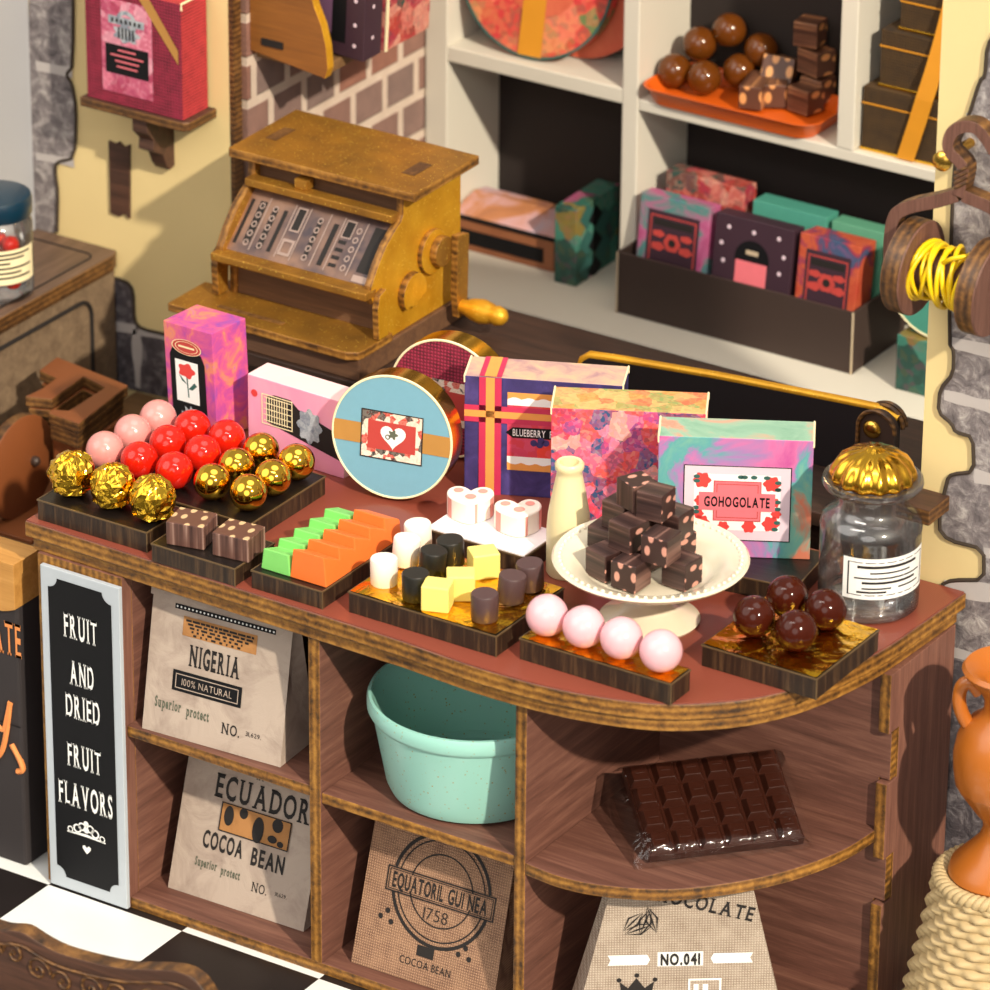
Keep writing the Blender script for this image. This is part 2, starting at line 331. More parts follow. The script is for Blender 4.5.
# ------------------------------------------------------------------ mesh tools
class MB:
    def __init__(s, xf=None): s.v = []; s.f = []; s.mi = []; s.xf = xf; s.words = []
    def add(s, vs, fs, mi=0, R=None):
        o = len(s.v)
        for p in vs:
            p = V(p)
            if R is not None: p = R @ p
            if s.xf is not None: p = s.xf @ p
            s.v.append(p)
        for i, f in enumerate(fs):
            s.f.append([o+j for j in f]); s.mi.append(mi[i] if isinstance(mi, (list, tuple)) else mi)
        return s
    def box(s, x0, x1, y0, y1, z0, z1, mi=0, R=None):
        """mi: one index, or (bottom, top, front, right, back, left)"""
        vs = [(x0,y0,z0),(x1,y0,z0),(x1,y1,z0),(x0,y1,z0),(x0,y0,z1),(x1,y0,z1),(x1,y1,z1),(x0,y1,z1)]
        fs = [(0,3,2,1),(4,5,6,7),(0,1,5,4),(1,2,6,5),(2,3,7,6),(3,0,4,7)]
        return s.add(vs, fs, mi, R)
    def prism(s, poly, axis, c0, c1, mi=0, side=None, R=None):
        def mp(a, b, c): return {'z': (a, b, c), 'y': (a, c, b), 'x': (c, a, b)}[axis]
        n = len(poly)
        vs = [mp(a, b, c0) for a, b in poly] + [mp(a, b, c1) for a, b in poly]
        fs = [list(range(n))[::-1], list(range(n, 2*n))] + [(i, (i+1) % n, n+(i+1) % n, n+i) for i in range(n)]
        sd = mi if side is None else side
        return s.add(vs, fs, [mi, mi]+[sd]*n, R)
    def lathe(s, prof, n=40, c=(0,0,0), mi=0, R=None, fn=None, closed=False):
        vs = []; fs = []
        idx = []
        for (r, z) in prof:
            if r < 1e-6: vs.append((c[0], c[1], c[2]+z)); idx.append([len(vs)-1]*n)
            else:
                row = []
                for k in range(n):
                    a = 2*PI*k/n; rr = r if fn is None else fn(r, z, a)
                    vs.append((c[0]+rr*math.cos(a), c[1]+rr*math.sin(a), c[2]+z)); row.append(len(vs)-1)
                idx.append(row)
        rows = len(prof)
        for i in range(rows if closed else rows-1):
            A = idx[i]; B = idx[(i+1) % rows]
            for k in range(n):
                q = [A[k], A[(k+1) % n], B[(k+1) % n], B[k]]
                qq = []
                for t in q:
                    if t not in qq: qq.append(t)
                if len(qq) >= 3: fs.append(qq)
        return s.add(vs, fs, mi, R)
    def sphere(s, c, r, n=32, m=18, mi=0, fn=None):
        prof = [(r*math.sin(PI*i/m), -r*math.cos(PI*i/m)) for i in range(m+1)]
        prof[0] = (0, -r); prof[-1] = (0, r)
        return s.lathe(prof, n, c, mi, None, fn)
    def tube(s, pts, r, n=8, mi=0, closed=False):
        pts = [V(p) for p in pts]; N = len(pts); vs = []; fs = []
        up = V((0, 0, 1)); prev = None
        for i, p in enumerate(pts):
            a = pts[(i-1) % N] if (closed or i > 0) else p
            b = pts[(i+1) % N] if (closed or i < N-1) else p
            t = (b-a).normalized()
            if prev is None:
                prev = t.orthogonal().normalized()
            u = (prev - t*prev.dot(t))
            u = u.normalized() if u.length > 1e-6 else t.orthogonal().normalized()
            prev = u; w = t.cross(u)
            rr = r(i/(N-1)) if callable(r) else r
            for k in range(n):
                an = 2*PI*k/n; vs.append(p + u*(rr*math.cos(an)) + w*(rr*math.sin(an)))
        for i in range(N if closed else N-1):
            for k in range(n):
                j = (i+1) % N
                fs.append((i*n+k, i*n+(k+1) % n, j*n+(k+1) % n, j*n+k))
        if not closed: fs += [list(range(n))[::-1], list(range((N-1)*n, N*n))]
        return s.add(vs, fs, mi)
    def poly(s, pts, mi=0): return s.add(pts, [list(range(len(pts)))], mi)
    def build(s, name, mats, parent=None, bevel=0, smooth=None, seg=2, recalc=True):
        ws = [w.build('lettering', mats, parent) for w in s.words]      # every word is a part of its own
        if not s.f: return ws[0]
        me = bpy.data.meshes.new(name)
        me.from_pydata([tuple(p) for p in s.v], [], s.f)
        for m in (mats if isinstance(mats, (list, tuple)) else [mats]): me.materials.append(m)
        me.polygons.foreach_set('material_index', s.mi)
        if recalc:
            bm = bmesh.new(); bm.from_mesh(me); bmesh.ops.recalc_face_normals(bm, faces=bm.faces); bm.to_mesh(me); bm.free()
        if smooth is not None:
            me.polygons.foreach_set('use_smooth', [True]*len(me.polygons))
            me.set_sharp_from_angle(angle=math.radians(smooth))
        me.update()
        o = bpy.data.objects.new(name, me); COL.objects.link(o)
        if parent is not None: o.parent = parent
        if bevel:
            b = o.modifiers.new('bevel', 'BEVEL'); b.width = bevel; b.segments = seg; b.limit_method = 'ANGLE'
            b.angle_limit = math.radians(40)
        return o

def tag(o, label=None, cat=None, group=None, kind=None):
    if label: o['label'] = label
    if cat: o['category'] = cat
    if group: o['group'] = group
    if kind: o['kind'] = kind
    return o
def thing(name, label, cat, loc=(0,0,0), rz=0, group=None, rot=None):
    o = bpy.data.objects.new(name, None); COL.objects.link(o); o.empty_display_size = .05
    o.location = loc; o.rotation_euler = rot if rot else (0, 0, rz)
    return tag(o, label, cat, group)
def kids(o): return [c for c in COL.objects if c.parent == o]
def dup(root, label, loc, rot=None):
    r = root.copy(); COL.objects.link(r); r.location = loc
    if rot: r.rotation_euler = rot
    r['label'] = label
    for ch in kids(root):
        c = ch.copy(); COL.objects.link(c); c.parent = r
        for g in kids(ch):
            d = g.copy(); COL.objects.link(d); d.parent = c
    return r
def struct(name, mb, mats, label=None, **kw):
    o = mb.build(name, mats, **kw); o['kind'] = 'structure'
    if label: o['label'] = label; o['category'] = name.split('_')[0]
    return o
def rotm(x=0, y=0, z=0): return (Matrix.Rotation(z, 4, 'Z') @ Matrix.Rotation(y, 4, 'Y') @ Matrix.Rotation(x, 4, 'X'))
def frame(o, u, v):
    """a printing plane: origin, right direction, up direction"""
    u = V(u).normalized(); v = V(v); v = (v - u*v.dot(u)).normalized(); n = u.cross(v)
    m = Matrix((u, v, n)).transposed().to_4x4(); m.translation = V(o); return m

# ------------------------------------------------------------------ lettering
_cache = {}
def glyph(ch, serif, bold):
    key = (ch, serif, bold)
    if key in _cache: return _cache[key]
    cu = bpy.data.curves.new('t', 'FONT'); cu.body = ch; cu.size = 1; cu.resolution_u = 3; cu.offset = bold
    ob = bpy.data.objects.new('t', cu); COL.objects.link(ob)
    dg = bpy.context.evaluated_depsgraph_get(); dg.update()
    me = bpy.data.meshes.new_from_object(ob.evaluated_get(dg))
    vs = [(v.co.x, v.co.y) for v in me.vertices]; fs = [list(p.vertices) for p in me.polygons]
    if serif and ch.isalpha() and vs:
        ys = [y for x, y in vs]; lo, hi = min(ys), max(ys)
        for lev, d in ((lo, 1), (hi, -1)):
            segs = []
            for e in me.edges:
                a, b = (vs[e.vertices[0]], vs[e.vertices[1]])
                if abs(a[1]-lev) < .012 and abs(b[1]-lev) < .012 and abs(a[0]-b[0]) > .03:
                    segs.append((min(a[0], b[0]), max(a[0], b[0])))
            segs.sort(); mg = []
            for sg in segs:
                if mg and sg[0] <= mg[-1][1]+.01: mg[-1] = (mg[-1][0], max(mg[-1][1], sg[1]))
                else: mg.append(sg)
            for a, b in mg:
                e = .075 if b-a < .22 else .03
                o = len(vs); vs += [(a-e, lev), (b+e, lev), (b+e, lev+d*.055), (a-e, lev+d*.055)]; fs.append([o, o+1, o+2, o+3])
    xs = [x for x, y in vs] or [0, .3]
    adv = (min(xs), max(xs))
    bpy.data.objects.remove(ob); bpy.data.curves.remove(cu); bpy.data.meshes.remove(me)
    _cache[key] = (vs, fs, adv); return _cache[key]
def text(mb, s, fr, cu, cv, h, w=None, serif=True, bold=.0, gap=.12, slant=0, up=.0016, rot=0, mi=0, arc=None):
    """letters of cap height h centred at (cu, cv) on the plane fr, squeezed to width w"""
    wd = MB(); mb.words.append(wd); mb = wd
    x = 0; items = []
    for ch in s:
        if ch == ' ': x += .34; continue
        vs, fs, (a, b) = glyph(ch, serif, bold)
        items.append((x-a, vs, fs)); x += (b-a)+gap
    total = x-gap; cap = .7
    sy = h/cap; sx = sy if w is None else w/total
    cr, sr = math.cos(rot), math.sin(rot)
    for ox, vs, fs in items:
        pts = []
        for px, py in vs:
            X = (px+ox-total/2)*sx + slant*(py-cap/2)*sy; Y = (py-cap/2)*sy
            if arc:
                r = arc; an = X/abs(r); X, Y = (abs(r)+Y)*math.sin(an), (abs(r)+Y)*math.cos(an)-abs(r)
                if r < 0: pass
            pts.append(fr @ V((cu+X*cr-Y*sr, cv+X*sr+Y*cr, up)))
        mb.add(pts, fs, mi)
def prect(mb, fr, u0, u1, v0, v1, up=.0008, mi=0):
    mb.add([fr @ V(p) for p in ((u0,v0,up),(u1,v0,up),(u1,v1,up),(u0,v1,up))], [(0,1,2,3)], mi)
def ppoly(mb, fr, pts, up=.0008, mi=0): mb.add([fr @ V((a, b, up)) for a, b in pts], [list(range(len(pts)))], mi)
def pframe(mb, fr, u0, u1, v0, v1, t, up=.0012, mi=0):
    prect(mb, fr, u0, u1, v0, v0+t, up, mi); prect(mb, fr, u0, u1, v1-t, v1, up, mi)
    prect(mb, fr, u0, u0+t, v0+t, v1-t, up, mi); prect(mb, fr, u1-t, u1, v0+t, v1-t, up, mi)
def ring(mb, fr, cu, cv, r0, r1, n=40, a0=0, a1=2*PI, up=.001, mi=0, sx=1, sy=1):
    for k in range(n):
        a, b = a0+(a1-a0)*k/n, a0+(a1-a0)*(k+1)/n
        mb.add([fr @ V((cu+r*sx*math.cos(t), cv+r*sy*math.sin(t), up)) for r, t in ((r0,a),(r1,a),(r1,b),(r0,b))], [(0,1,2,3)], mi)
def disc(mb, fr, cu, cv, r, n=24, up=.001, mi=0, sx=1, sy=1):
    ppoly(mb, fr, [(cu+r*sx*math.cos(2*PI*k/n), cv+r*sy*math.sin(2*PI*k/n)) for k in range(n)], up, mi)
def blob(mb, fr, cu, cv, r, n=28, up=.001, mi=0, lobes=7, amp=.12, sx=1, sy=1):
    ppoly(mb, fr, [(cu+sx*r*(1+amp*math.cos(lobes*2*PI*k/n))*math.cos(2*PI*k/n), cv+sy*r*(1+amp*math.cos(lobes*2*PI*k/n))*math.sin(2*PI*k/n)) for k in range(n)], up, mi)
ZF = -0.067   # floor level below the measured counter (everything is lifted at the end)

# ------------------------------------------------------------------ the setting
m = MB(); m.box(-4.2, 3.2, -3.2, 3.2, -.06, 0)
fl = struct('floor', m, K['floor'], 'black and white chequered tile floor'); fl.location = (0, 0, ZF)
# left wall: cream with printed stone quoins
m = MB(); m.box(-2.12, -1.420, .87, .905, ZF, 2.6)
wl = struct('wall_left', m, K['wall_yellow'], 'cream yellow wall with grey stone quoins behind the cash register')
def wpoly(name, pts, y, mat, parent, up=.004, mb=None):
    m = mb or MB(); W = [aty(px, py, y) for px, py in pts]
    m.prism([(p.x, p.z) for p in W], 'y', y-up, y)
    return m.build(name, mat, parent) if mb is None else m
def smooth_path(pts, it=1):
    for _ in range(it):
        q = [pts[0]]
        for a, b in zip(pts, pts[1:]):
            q.append((a[0]*.8+b[0]*.2, a[1]*.8+b[1]*.2)); q.append((a[0]*.2+b[0]*.8, a[1]*.2+b[1]*.8))
        q.append(pts[-1]); pts = q
    return pts
def quoins(path, closing, y, mat, parent, joints, name='stone_quoin'):
    path = smooth_path(path)
    wpoly(name, path+closing, y, mat, parent)
    W = [aty(px, py, y-.005) for px, py in path]
    m = MB(); m.tube([(p.x, p.y, p.z) for p in W], .005, 6); m.build('stone_outline', K['outline'], parent)
    m = MB()
    for (a, b, w) in joints:
        if a[0] > 900: b = (a[0]+(b[0]-a[0])*4, a[1]+(b[1]-a[1])*4)
        A = aty(*a, y-.0045); B = aty(*b, y-.0045); d = (B-A).normalized(); n = V((-d.z, 0, d.x))*w
        k = 14 if a[0] < 900 else 50; top = []; bot = []
        for i in range(k+1):
            p = A+(B-A)*(i/k); j = .5+.7*noise.noise(p*14+V((a[0], 0, 0)))
            top.append(p+n*(.7+j)); bot.append(p-n*(.7+j*.8))
        for i in range(k): m.add([top[i], top[i+1], bot[i+1], bot[i]], [(0, 1, 2, 3)])
    m.build('mortar_joint', K['mortar'], parent)
quoins([(73,-60),(73,66),(66,74),(72,84),(76,108),(75,158),(57,162),(55,170),(58,193),(57,232)], [(30,232),(30,-60)], .87, K['stone'], wl,
       [((36,66),(72,73),.012),((36,156),(74,163),.012)])
quoins([(90,272),(126,281),(133,290),(134,321),(141,329),(172,336)], [(180,336),(180,402),(170,398),(85,378),(85,272)], .87, K['stone_dark'], wl,
       [((92,322),(136,330),.014),((136,330),(138,388),.012),((138,332),(170,339),.008)])
m = MB()
W = [aty(px, py, .87) for px, py in ((110,140),(116,143),(120,141),(125,146),(131,144),(131,218),(126,213),(121,216),(112,212))]
m.prism([(p.x, p.z) for p in W], 'y', .862, .872)
m.build('wood_inlay', K['plank'], wl)['label'] = 'dark brown upright wood inlay'
m = MB(); m.box(-1.420, -1.406, .868, .906, ZF, 2.6)
struct('trim_1', m, K['ply2'], 'dark wood post at the end of the cream wall')
# far left side wall, pale
m = MB(); m.box(-2.17, -2.1, -1.2, .925, ZF, 2.6)
struct('wall_side', m, K['wall_white'], 'pale grey white side wall at far left')
# brick side of the alcove
m = MB(); m.box(-1.46, -1.405, .93, 2.25, ZF, 2.6)
struct('wall_alcove', m, K['brick'], 'painted brick side wall of the alcove')
m = MB(); m.box(-1.46, 2.2, 2.2, 2.26, ZF, 2.6)
struct('wall_back', m, K['dark_back'], 'dark back wall of the alcove')
# right wall
m = MB(); e = aty(917, 560, .19).x; e2 = aty(945, 5, .19).x
m.box(e, 2.0, .19, .24, ZF, 2.6)
wr = struct('wall_right', m, K['wall_yellow'], 'cream yellow wall with grey stone quoins behind the glass jar')
quoins([(1006,-150),(1000,25),(987,46),(985,76),(980,80),(969,115),(956,150),(952,206),(949,343),(954,351),(953,374),(940,389),(938,412),(952,424),(955,432),(973,437),(974,472),(952,474),(947,480),(938,527),(948,540),(984,549),(984,580),(952,580),(941,585),(938,640),(925,900)],
       [(1500,900),(1500,-150)], .19, K['stone'], wr,
       [((944,395),(1010,412),.014),((966,118),(1010,130),.010),((952,343),(1010,356),.014),((974,476),(1010,484),.013),((984,553),(1010,556),.012),((945,588),(1010,596),.020),((938,648),(1010,668),.014)])
m = MB(); W = [aty(px, py, .185) for px, py in ((936,655),(1500,800),(1500,1000),(920,910))]
m.prism([(p.x, p.z) for p in W], 'y', .182, .187); m.build('dark_stone', K['stone_dark'], wr)
# low wooden bench behind and beside the counter
t = thing('wooden_bench', 'low brown wooden bench along the cream wall behind the grinder', 'bench', (-1.6, .25, 0))
m = MB(); m.box(-.155, .33, -.60, .61, .41, .453); m.build('bench_top', K['bench'], t, .004)
m = MB(); m.box(-.14, .31, -.56, .60, ZF, .41); m.build('bench_base', K['plank'], t)

# ------------------------------------------------------------------ display counter
def catmull(p, n=6):
    out = []
    for i in range(len(p)-1):
        a = p[max(i-1, 0)]; b = p[i]; c = p[i+1]; d = p[min(i+2, len(p)-1)]
        for k in range(n):
            t = k/n; t2 = t*t; t3 = t2*t
            out.append(tuple(.5*((2*b[j])+(-a[j]+c[j])*t+(2*a[j]-5*b[j]+4*c[j]-d[j])*t2+(-a[j]+3*b[j]-3*c[j]+d[j])*t3) for j in range(2)))
    out.append(p[-1]); return out
curve = catmull([(.24,-.784),(.472,-.797),(.686,-.783),(.872,-.733),(.991,-.661),(1.092,-.556),(1.166,-.408),(1.213,-.203),(1.228,.0),(1.236,.184)])
outline = [(-.893,-.763)] + curve + [(-.893,.184)]
def inset(poly, d):
    n = len(poly); out = []
    for i in range(n):
        a, b, c = V(poly[i-1]), V(poly[i]), V(poly[(i+1) % n])
        n1 = (b-a).normalized(); n2 = (c-b).normalized()
        q = V((-n1.y-n2.y, n1.x+n2.x))
        q = q.normalized()/max(.5, math.cos(n1.angle(n2)/2)) if q.length > 1e-6 else q
        out.append(tuple(b+q*d))
    return out
cnt = thing('display_counter', 'maroon wood display counter with rounded corner, plywood edges and open shelves', 'counter', (0, 0, 0))
m = MB(); m.prism(outline, 'z', .905, .947, 0, 1); m.build('countertop', [K['maroon'], K['ply']], cnt, .004)
m = MB(); m.prism(inset(outline, .004), 'z', .947, .950); m.build('counter_covering', K['red_top'], cnt)['label'] = 'red-brown counter covering'
m = MB(); m.prism(inset(outline, .014), 'z', .868, .905, 0, 1); m.build('under_rim', [K['maroon'], K['ply']], cnt, .004)
XL, XD1, XD2, XR, YB, YFR = -.6, -.030, .562, 1.2, -.13, -.757
def board(x0, x1, y0, y1, z0, z1, name, edge='front', mk='maroon'):
    m = MB(); mi = {'front': (0, 0, 1, 0, 0, 0), 'all': (0, 0, 1, 1, 1, 1)}[edge]
    m.box(x0, x1, y0, y1, z0, z1, mi); return m.build(name, [K[mk], K['plyx' if z1-z0 > .2 else 'ply']], cnt, .003)
board(-.86, XL, YFR-.002, -.72, ZF, .868, 'front_panel', mk='maroon_z')
board(XL-.03, XL, -.72, YB, ZF, .868, 'side_panel', mk='maroon_y')
board(-.89+.03, -.83, -.72, .15, ZF, .868, 'side_panel', mk='maroon_y')
board(XD1-.017, XD1+.017, YFR, YB, ZF+.03, .868, 'divider', mk='maroon_y')
board(XD2-.016, XD2+.016, YFR, YB, ZF+.03, .868, 'divider', mk='maroon_y')
board(XL, XD1-.017, YFR+.004, YB, .425, .455, 'shelf')
board(XD1+.017, XD2-.016, YFR+.004, YB, .415, .446, 'shelf')
m = MB(); cs = catmull([(XD2+.016,-.757),(.68,-.765),(.781,-.746),(.90,-.692),(.983,-.624),(1.07,-.52),(1.133,-.411),(1.18,-.28),(1.196,-.16)], 5)
m.prism(cs+[(1.196,YB),(XD2+.016,YB)], 'z', .405, .438, 0, 1); m.build('corner_shelf', [K['maroon'], K['ply']], cnt, .003)
m = MB(); m.prism([(XL,-.757),(XD2,-.757)]+cs[1:]+[(1.19,YB),(XL,YB)], 'z', ZF, ZF+.032, 0, 1); m.build('base_board', [K['maroon'], K['ply']], cnt, .003)
# back panel with its finger joints let into the right hand side panel
tabs = [(.24,.36),(.575,.705)]
pts = [(XL, ZF), (1.192, ZF)]
for a, b in tabs: pts += [(1.192, a), (1.222, a), (1.222, b), (1.192, b)]
pts += [(1.192, .868), (XL, .868)]
m = MB(); m.prism(pts, 'y', YB-.012, YB+.018, 0, 1); m.build('back_panel', [K['maroon'], K['ply']], cnt, .002)
pts = [(.16, ZF), (.16, .868), (YB-.03, .868)]
for a, b in tabs[::-1]: pts += [(YB-.03, b+.004), (YB+.02, b+.004), (YB+.02, a-.004), (YB-.03, a-.004)]
pts += [(YB-.03, ZF)]
m = MB(); m.prism(pts, 'x', 1.194, 1.224, 0)
for i, f in enumerate(m.f):
    ys = [m.v[k].y for k in f]; xs = [m.v[k].x for k in f]
    if max(ys)-min(ys) < 1e-4 and max(xs)-min(xs) > .01: m.mi[i] = 1
m.build('end_panel', [K['maroon_z'], K['plyx']], cnt, .002)

# sign on the counter
t = thing('fruit_flavors_sign', 'tall black sign with pale border reading FRUIT AND DRIED FRUIT FLAVORS', 'sign', (-.718, -.762, ZF))
m = MB(); m.box(-.121, .121, -.014, 0, .005, .915); m.build('board', K['grey_white'], t, .002)
fr = frame((0, -.0145, 0), (1, 0, 0), (0, 0, 1)); m = MB()
a, b, c, d, k = -.097, .097, .04, .89, .028
def notch(cx, cy, sx, sy): return [(cx+k*math.cos(q)*sx, cy+k*math.sin(q)*sy) for q in [PI/2*i/6 for i in range(7)]]
ppoly(m, fr, notch(a, c, 1, 1)[::-1]+notch(b, c, -1, 1)+notch(b, d, -1, -1)[::-1]+notch(a, d, 1, -1))
m.build('black_panel', K['black'], t)
m = MB()
for s, v, w in (('FRUIT', .770, .098), ('AND', .640, .070), ('DRIED', .545, .100), ('FRUIT', .405, .100), ('FLAVORS', .290, .160)):
    text(m, s, fr, 0, v, .066, w*1.06, True, .022)
for s in (-1, 1):
    for (cx, cy, r) in ((.028, .195, .013), (.05, .187, .009), (.013, .204, .012)): ring(m, fr, s*cx, cy, r*.62, r, 16, up=.0016)
    ppoly(m, fr, [(0, .178), (s*.06, .176), (s*.06, .180), (0, .186)], .0016)
disc(m, fr, 0, .216, .008, up=.0016); disc(m, fr, 0, .198, .009, up=.0018)
ppoly(m, fr, [(0, .128), (.012, .142), (.013, .149), (.007, .153), (0, .147), (-.007, .153), (-.013, .149), (-.012, .142)], .0016)
m.build('lettering', K['white'], t)

# ------------------------------------------------------------------ trays on the counter
CT = .950
def tray(name, label, x0, x1, y0, y1, h=.05, foil=False, card=None, rz=0, rim=True):
    t = thing(name, label, 'tray', ((x0+x1)/2, (y0+y1)/2, CT), rz)
    w, d = (x1-x0)/2, (y1-y0)/2
    m = MB(); m.box(-w, w, -d, d, 0, h, (0, 0, 1, 1, 1, 1)); m.build('tray_body', [K['tray'], K['tray_side']], t, .0015)
    m = MB(); e = .0016
    m.box(-w-e, w+e, -d-e, -d+e, h-.003, h+.0008); m.box(-w-e, w+e, d-e, d+e, h-.003, h+.0008); m.box(-w-e, -w+e, -d+e, d-e, h-.003, h+.0008); m.box(w-e, w+e, -d+e, d-e, h-.003, h+.0008); m.box(w-e, w+e*.8, -d-e*.8, -d+e, 0, h-.003)
    m.build('edge_highlight', K['tray_edge'], t)  # pale strips painted in as the highlight along the tray edges
    if foil:
        m = MB(); nx, ny = 24, 16; vs = []
        for j in range(ny+1):
            for i in range(nx+1):
                x = -w*.985+w*1.97*i/nx; y = -d*.985+d*1.97*j/ny
                vs.append((x, y, h+.0025+.0035*abs(noise.noise(V((x*22+x0*9, y*22, 1.3))))))
        m.add(vs, [(j*(nx+1)+i, j*(nx+1)+i+1, (j+1)*(nx+1)+i+1, (j+1)*(nx+1)+i) for j in range(ny) for i in range(nx)])
        m.build('foil_sheet', K['foil'], t, recalc=False)['label'] = 'crinkled gold foil sheet'
    if card:
        m = MB(); m.box(-w*.99, w*.99, -d*.98, d*.98, h, h+.004); m.build('card_liner', card, t)['label'] = 'white card liner'
    return t
tray('sweet_tray', 'long black tray at the left counter end carrying three crumpled gold foil balls', -.866, -.533, -.742, -.585, .055)
tray('sweet_tray', 'large square black tray carrying pink, red and polished gold balls', -.90, -.355, -.556, -.232, .05)
tray('sweet_tray', 'small black tray carrying two brown nougat cubes', -.497, -.249, -.772, -.605, .048)
tray('sweet_tray', 'black tray carrying the green and orange candy bars', -.212, -.005, -.755, -.395, .048)
tray('sweet_tray', 'wide foil-lined tray carrying white, black, yellow and brown candies', .055, .474, -.731, -.432, .055, True)
tray('sweet_tray', 'black tray with white card liner carrying two heart sweets', .015, .300, -.335, -.175, .048, card=K['white_card'])
tray('sweet_tray', 'narrow foil-topped tray carrying four pale pink balls in a row', .525, .940, -.708, -.622, .055, True)
tray('sweet_tray', 'square gold foil tray carrying four chocolate balls', .899, 1.208, -.500, -.205, .055, True)
tray('sweet_tray', 'small black tray under the aqua and pink box', .60, .915, -.135, .07, .048, rz=.15)

# ------------------------------------------------------------------ balls
def ball_proto(name, r, mat, fn=None):
    m = MB(); m.sphere((0, 0, r), r, 36, 20, 0, fn); o = m.build(name, mat, None, smooth=180); return o
def place(o, label, cat, group, p, first, rz=0):
    q = o if first else o.copy()
    if not first: COL.objects.link(q)
    q.location = p; q.rotation_euler = (0, 0, rz); tag(q, label, cat, group); return q
RB = .0475; zt = CT+.0502
xs = [-.843, -.735, -.628, -.514, -.404]; ys = [-.492, -.374, -.268]
rows = ['front', 'middle', 'back']
pk = ball_proto('candy_ball', RB, K['pink_ball']); rd = ball_proto('candy_ball', RB, K['red_ball']); gd = ball_proto('candy_ball', RB*.985, K['gold'])
for ci, x in enumerate(xs):
    for ri, y in enumerate(ys):
        yy = y + (.0 if ci < 3 else -.004*ci*(ri > 0)) ; p = (x+random.uniform(-.002, .002), yy, zt)
        if ci == 0:
            place(pk, ['pink ball nearest the crumpled gold foil balls', 'pink ball in the middle of the three pink ones', 'pink ball at the back, nearest the rose box'][ri], 'candy ball', 'pink balls on the square black tray', p, ri == 0)
        elif ci < 3:
            place(rd, {1: 'glossy red ball beside the %s pink ball' % ['front', 'middle', 'back'][ri], 2: 'glossy red ball beside the gold balls, %s of its row' % ['front', 'middle', 'back'][ri]}[ci], 'candy ball', 'red balls on the square black tray', p, ci == 1 and ri == 0)
        else:
            place(gd, {3: 'polished gold ball next to the red balls, %s of its row' % rows[ri], 4: 'polished gold ball at the right tray edge, %s of its row' % rows[ri]}[ci], 'candy ball', 'polished gold balls on the square black tray', p, ci == 3 and ri == 0)
def foilfn(seed):
    def fn(r, z, a):
        p = V((math.cos(a)*r, math.sin(a)*r, z))*17+V((seed*7, 0, 0))
        k = 1+.16*(abs(noise.noise(p))-.25)+.07*abs(noise.noise(p*2.3))
        if z < -.035: k *= 1.18
        return r*k
    return fn
for i, (px, py) in enumerate(((70, 475), (111, 487), (147, 501))):
    p = atz(px, py, CT+.055+.055)
    m = MB(); m.sphere((0, 0, .056), .057, 26, 15, 0, foilfn(i+1))
    for v in m.v: v += V((random.uniform(-1, 1), random.uniform(-1, 1), random.uniform(-1, 1)))*.0032 if v.z > .012 else V((0, 0, 0))
    o = m.build('foil_ball', K['foil_ball'], None)
    o.location = (p.x, -.668, CT+.0555); o.rotation_euler = (0, 0, i*1.9)
    tag(o, ['crumpled gold foil ball at the left end of its tray', 'crumpled gold foil ball in the middle of its tray', 'crumpled gold foil ball nearest the nougat cubes'][i], 'foil ball', 'crumpled gold foil balls')
pp = ball_proto('candy_ball', .0505, K['pale_pink'])
for i, (x, y) in enumerate(((.570, -.660), (.673, -.662), (.776, -.662), (.886, -.666))):
    place(pp, ['pale pink ball at the left end of the row, nearest the brown candies', 'second pale pink ball from the brown candies, in the foil tray row', 'third pale pink ball of the row, under the cake stand foot', 'pale pink ball at the right end of the row, nearest the chocolate balls'][i], 'candy ball', 'pale pink balls on the narrow tray', (x, y, CT+.058), i == 0)
cb = ball_proto('chocolate_ball', .05, K['choc_ball'])
for i, (x, y) in enumerate(((.978, -.396), (.990, -.262), (1.100, -.272), (1.096, -.404))):
    place(cb, ['glossy chocolate ball at the left of its gold foil tray', 'glossy chocolate ball at the back of its gold foil tray', 'glossy chocolate ball nearest the glass jar', 'glossy chocolate ball at the front of its gold foil tray'][i], 'chocolate ball', 'chocolate balls on the gold foil tray', (x, y, CT+.058), i == 0)

# ------------------------------------------------------------------ nougat, bars, small candies
def nougat(name, mat, a, b, h):
    m = MB(); m.box(-a, a, -b, b, -h/2, h/2, (0, 0, 1, 1, 1, 1)); return m.build(name, mat, None, .003)
for i, (px, py) in enumerate(((189, 531), (236, 543))):
    o = nougat('nougat_cube', [K['nougat2'], K['nougat2_s']], .05, .044, .062); p = atz(px, py, CT+.048+.03)
    o.location = (p.x, p.y+.012, CT+.0797); o.rotation_euler = (0, 0, [.22, .12][i])
    tag(o, ['brown almond nougat cube on the small tray, next to the foil balls', 'brown almond nougat cube on the small tray, next to the green bar'][i], 'nougat', 'nougat cubes on the small black tray')
def notched_bar(name, w, L, n, h, low, mat, p, label):
    pts = [(0, 0)]; s = L/n
    prof = []
    for i in range(n): prof += [(i*s+.002, h), (i*s+s*.93, h*low), (i*s+s, h*low*.9)]
    m = MB(); m.prism([(0, 0)]+prof+[(L, 0)], 'x', -w/2, w/2)
    for k, v in enumerate(m.v): v.x *= (1-.16*v.z/h)
    o = m.build(name, mat, None, .004); o.location = p
    return tag(o, label, 'candy bar')
notched_bar('candy_bar', .086, .325, 5, .056, .62, K['green'], (-.155, -.735, CT+.0485), 'green notched candy bar beside the orange bar')
notched_bar('candy_bar', .106, .325, 5, .078, .66, K['orange'], (-.060, -.735, CT+.0485), 'orange notched candy bar beside the green bar')
zt = CT+.058
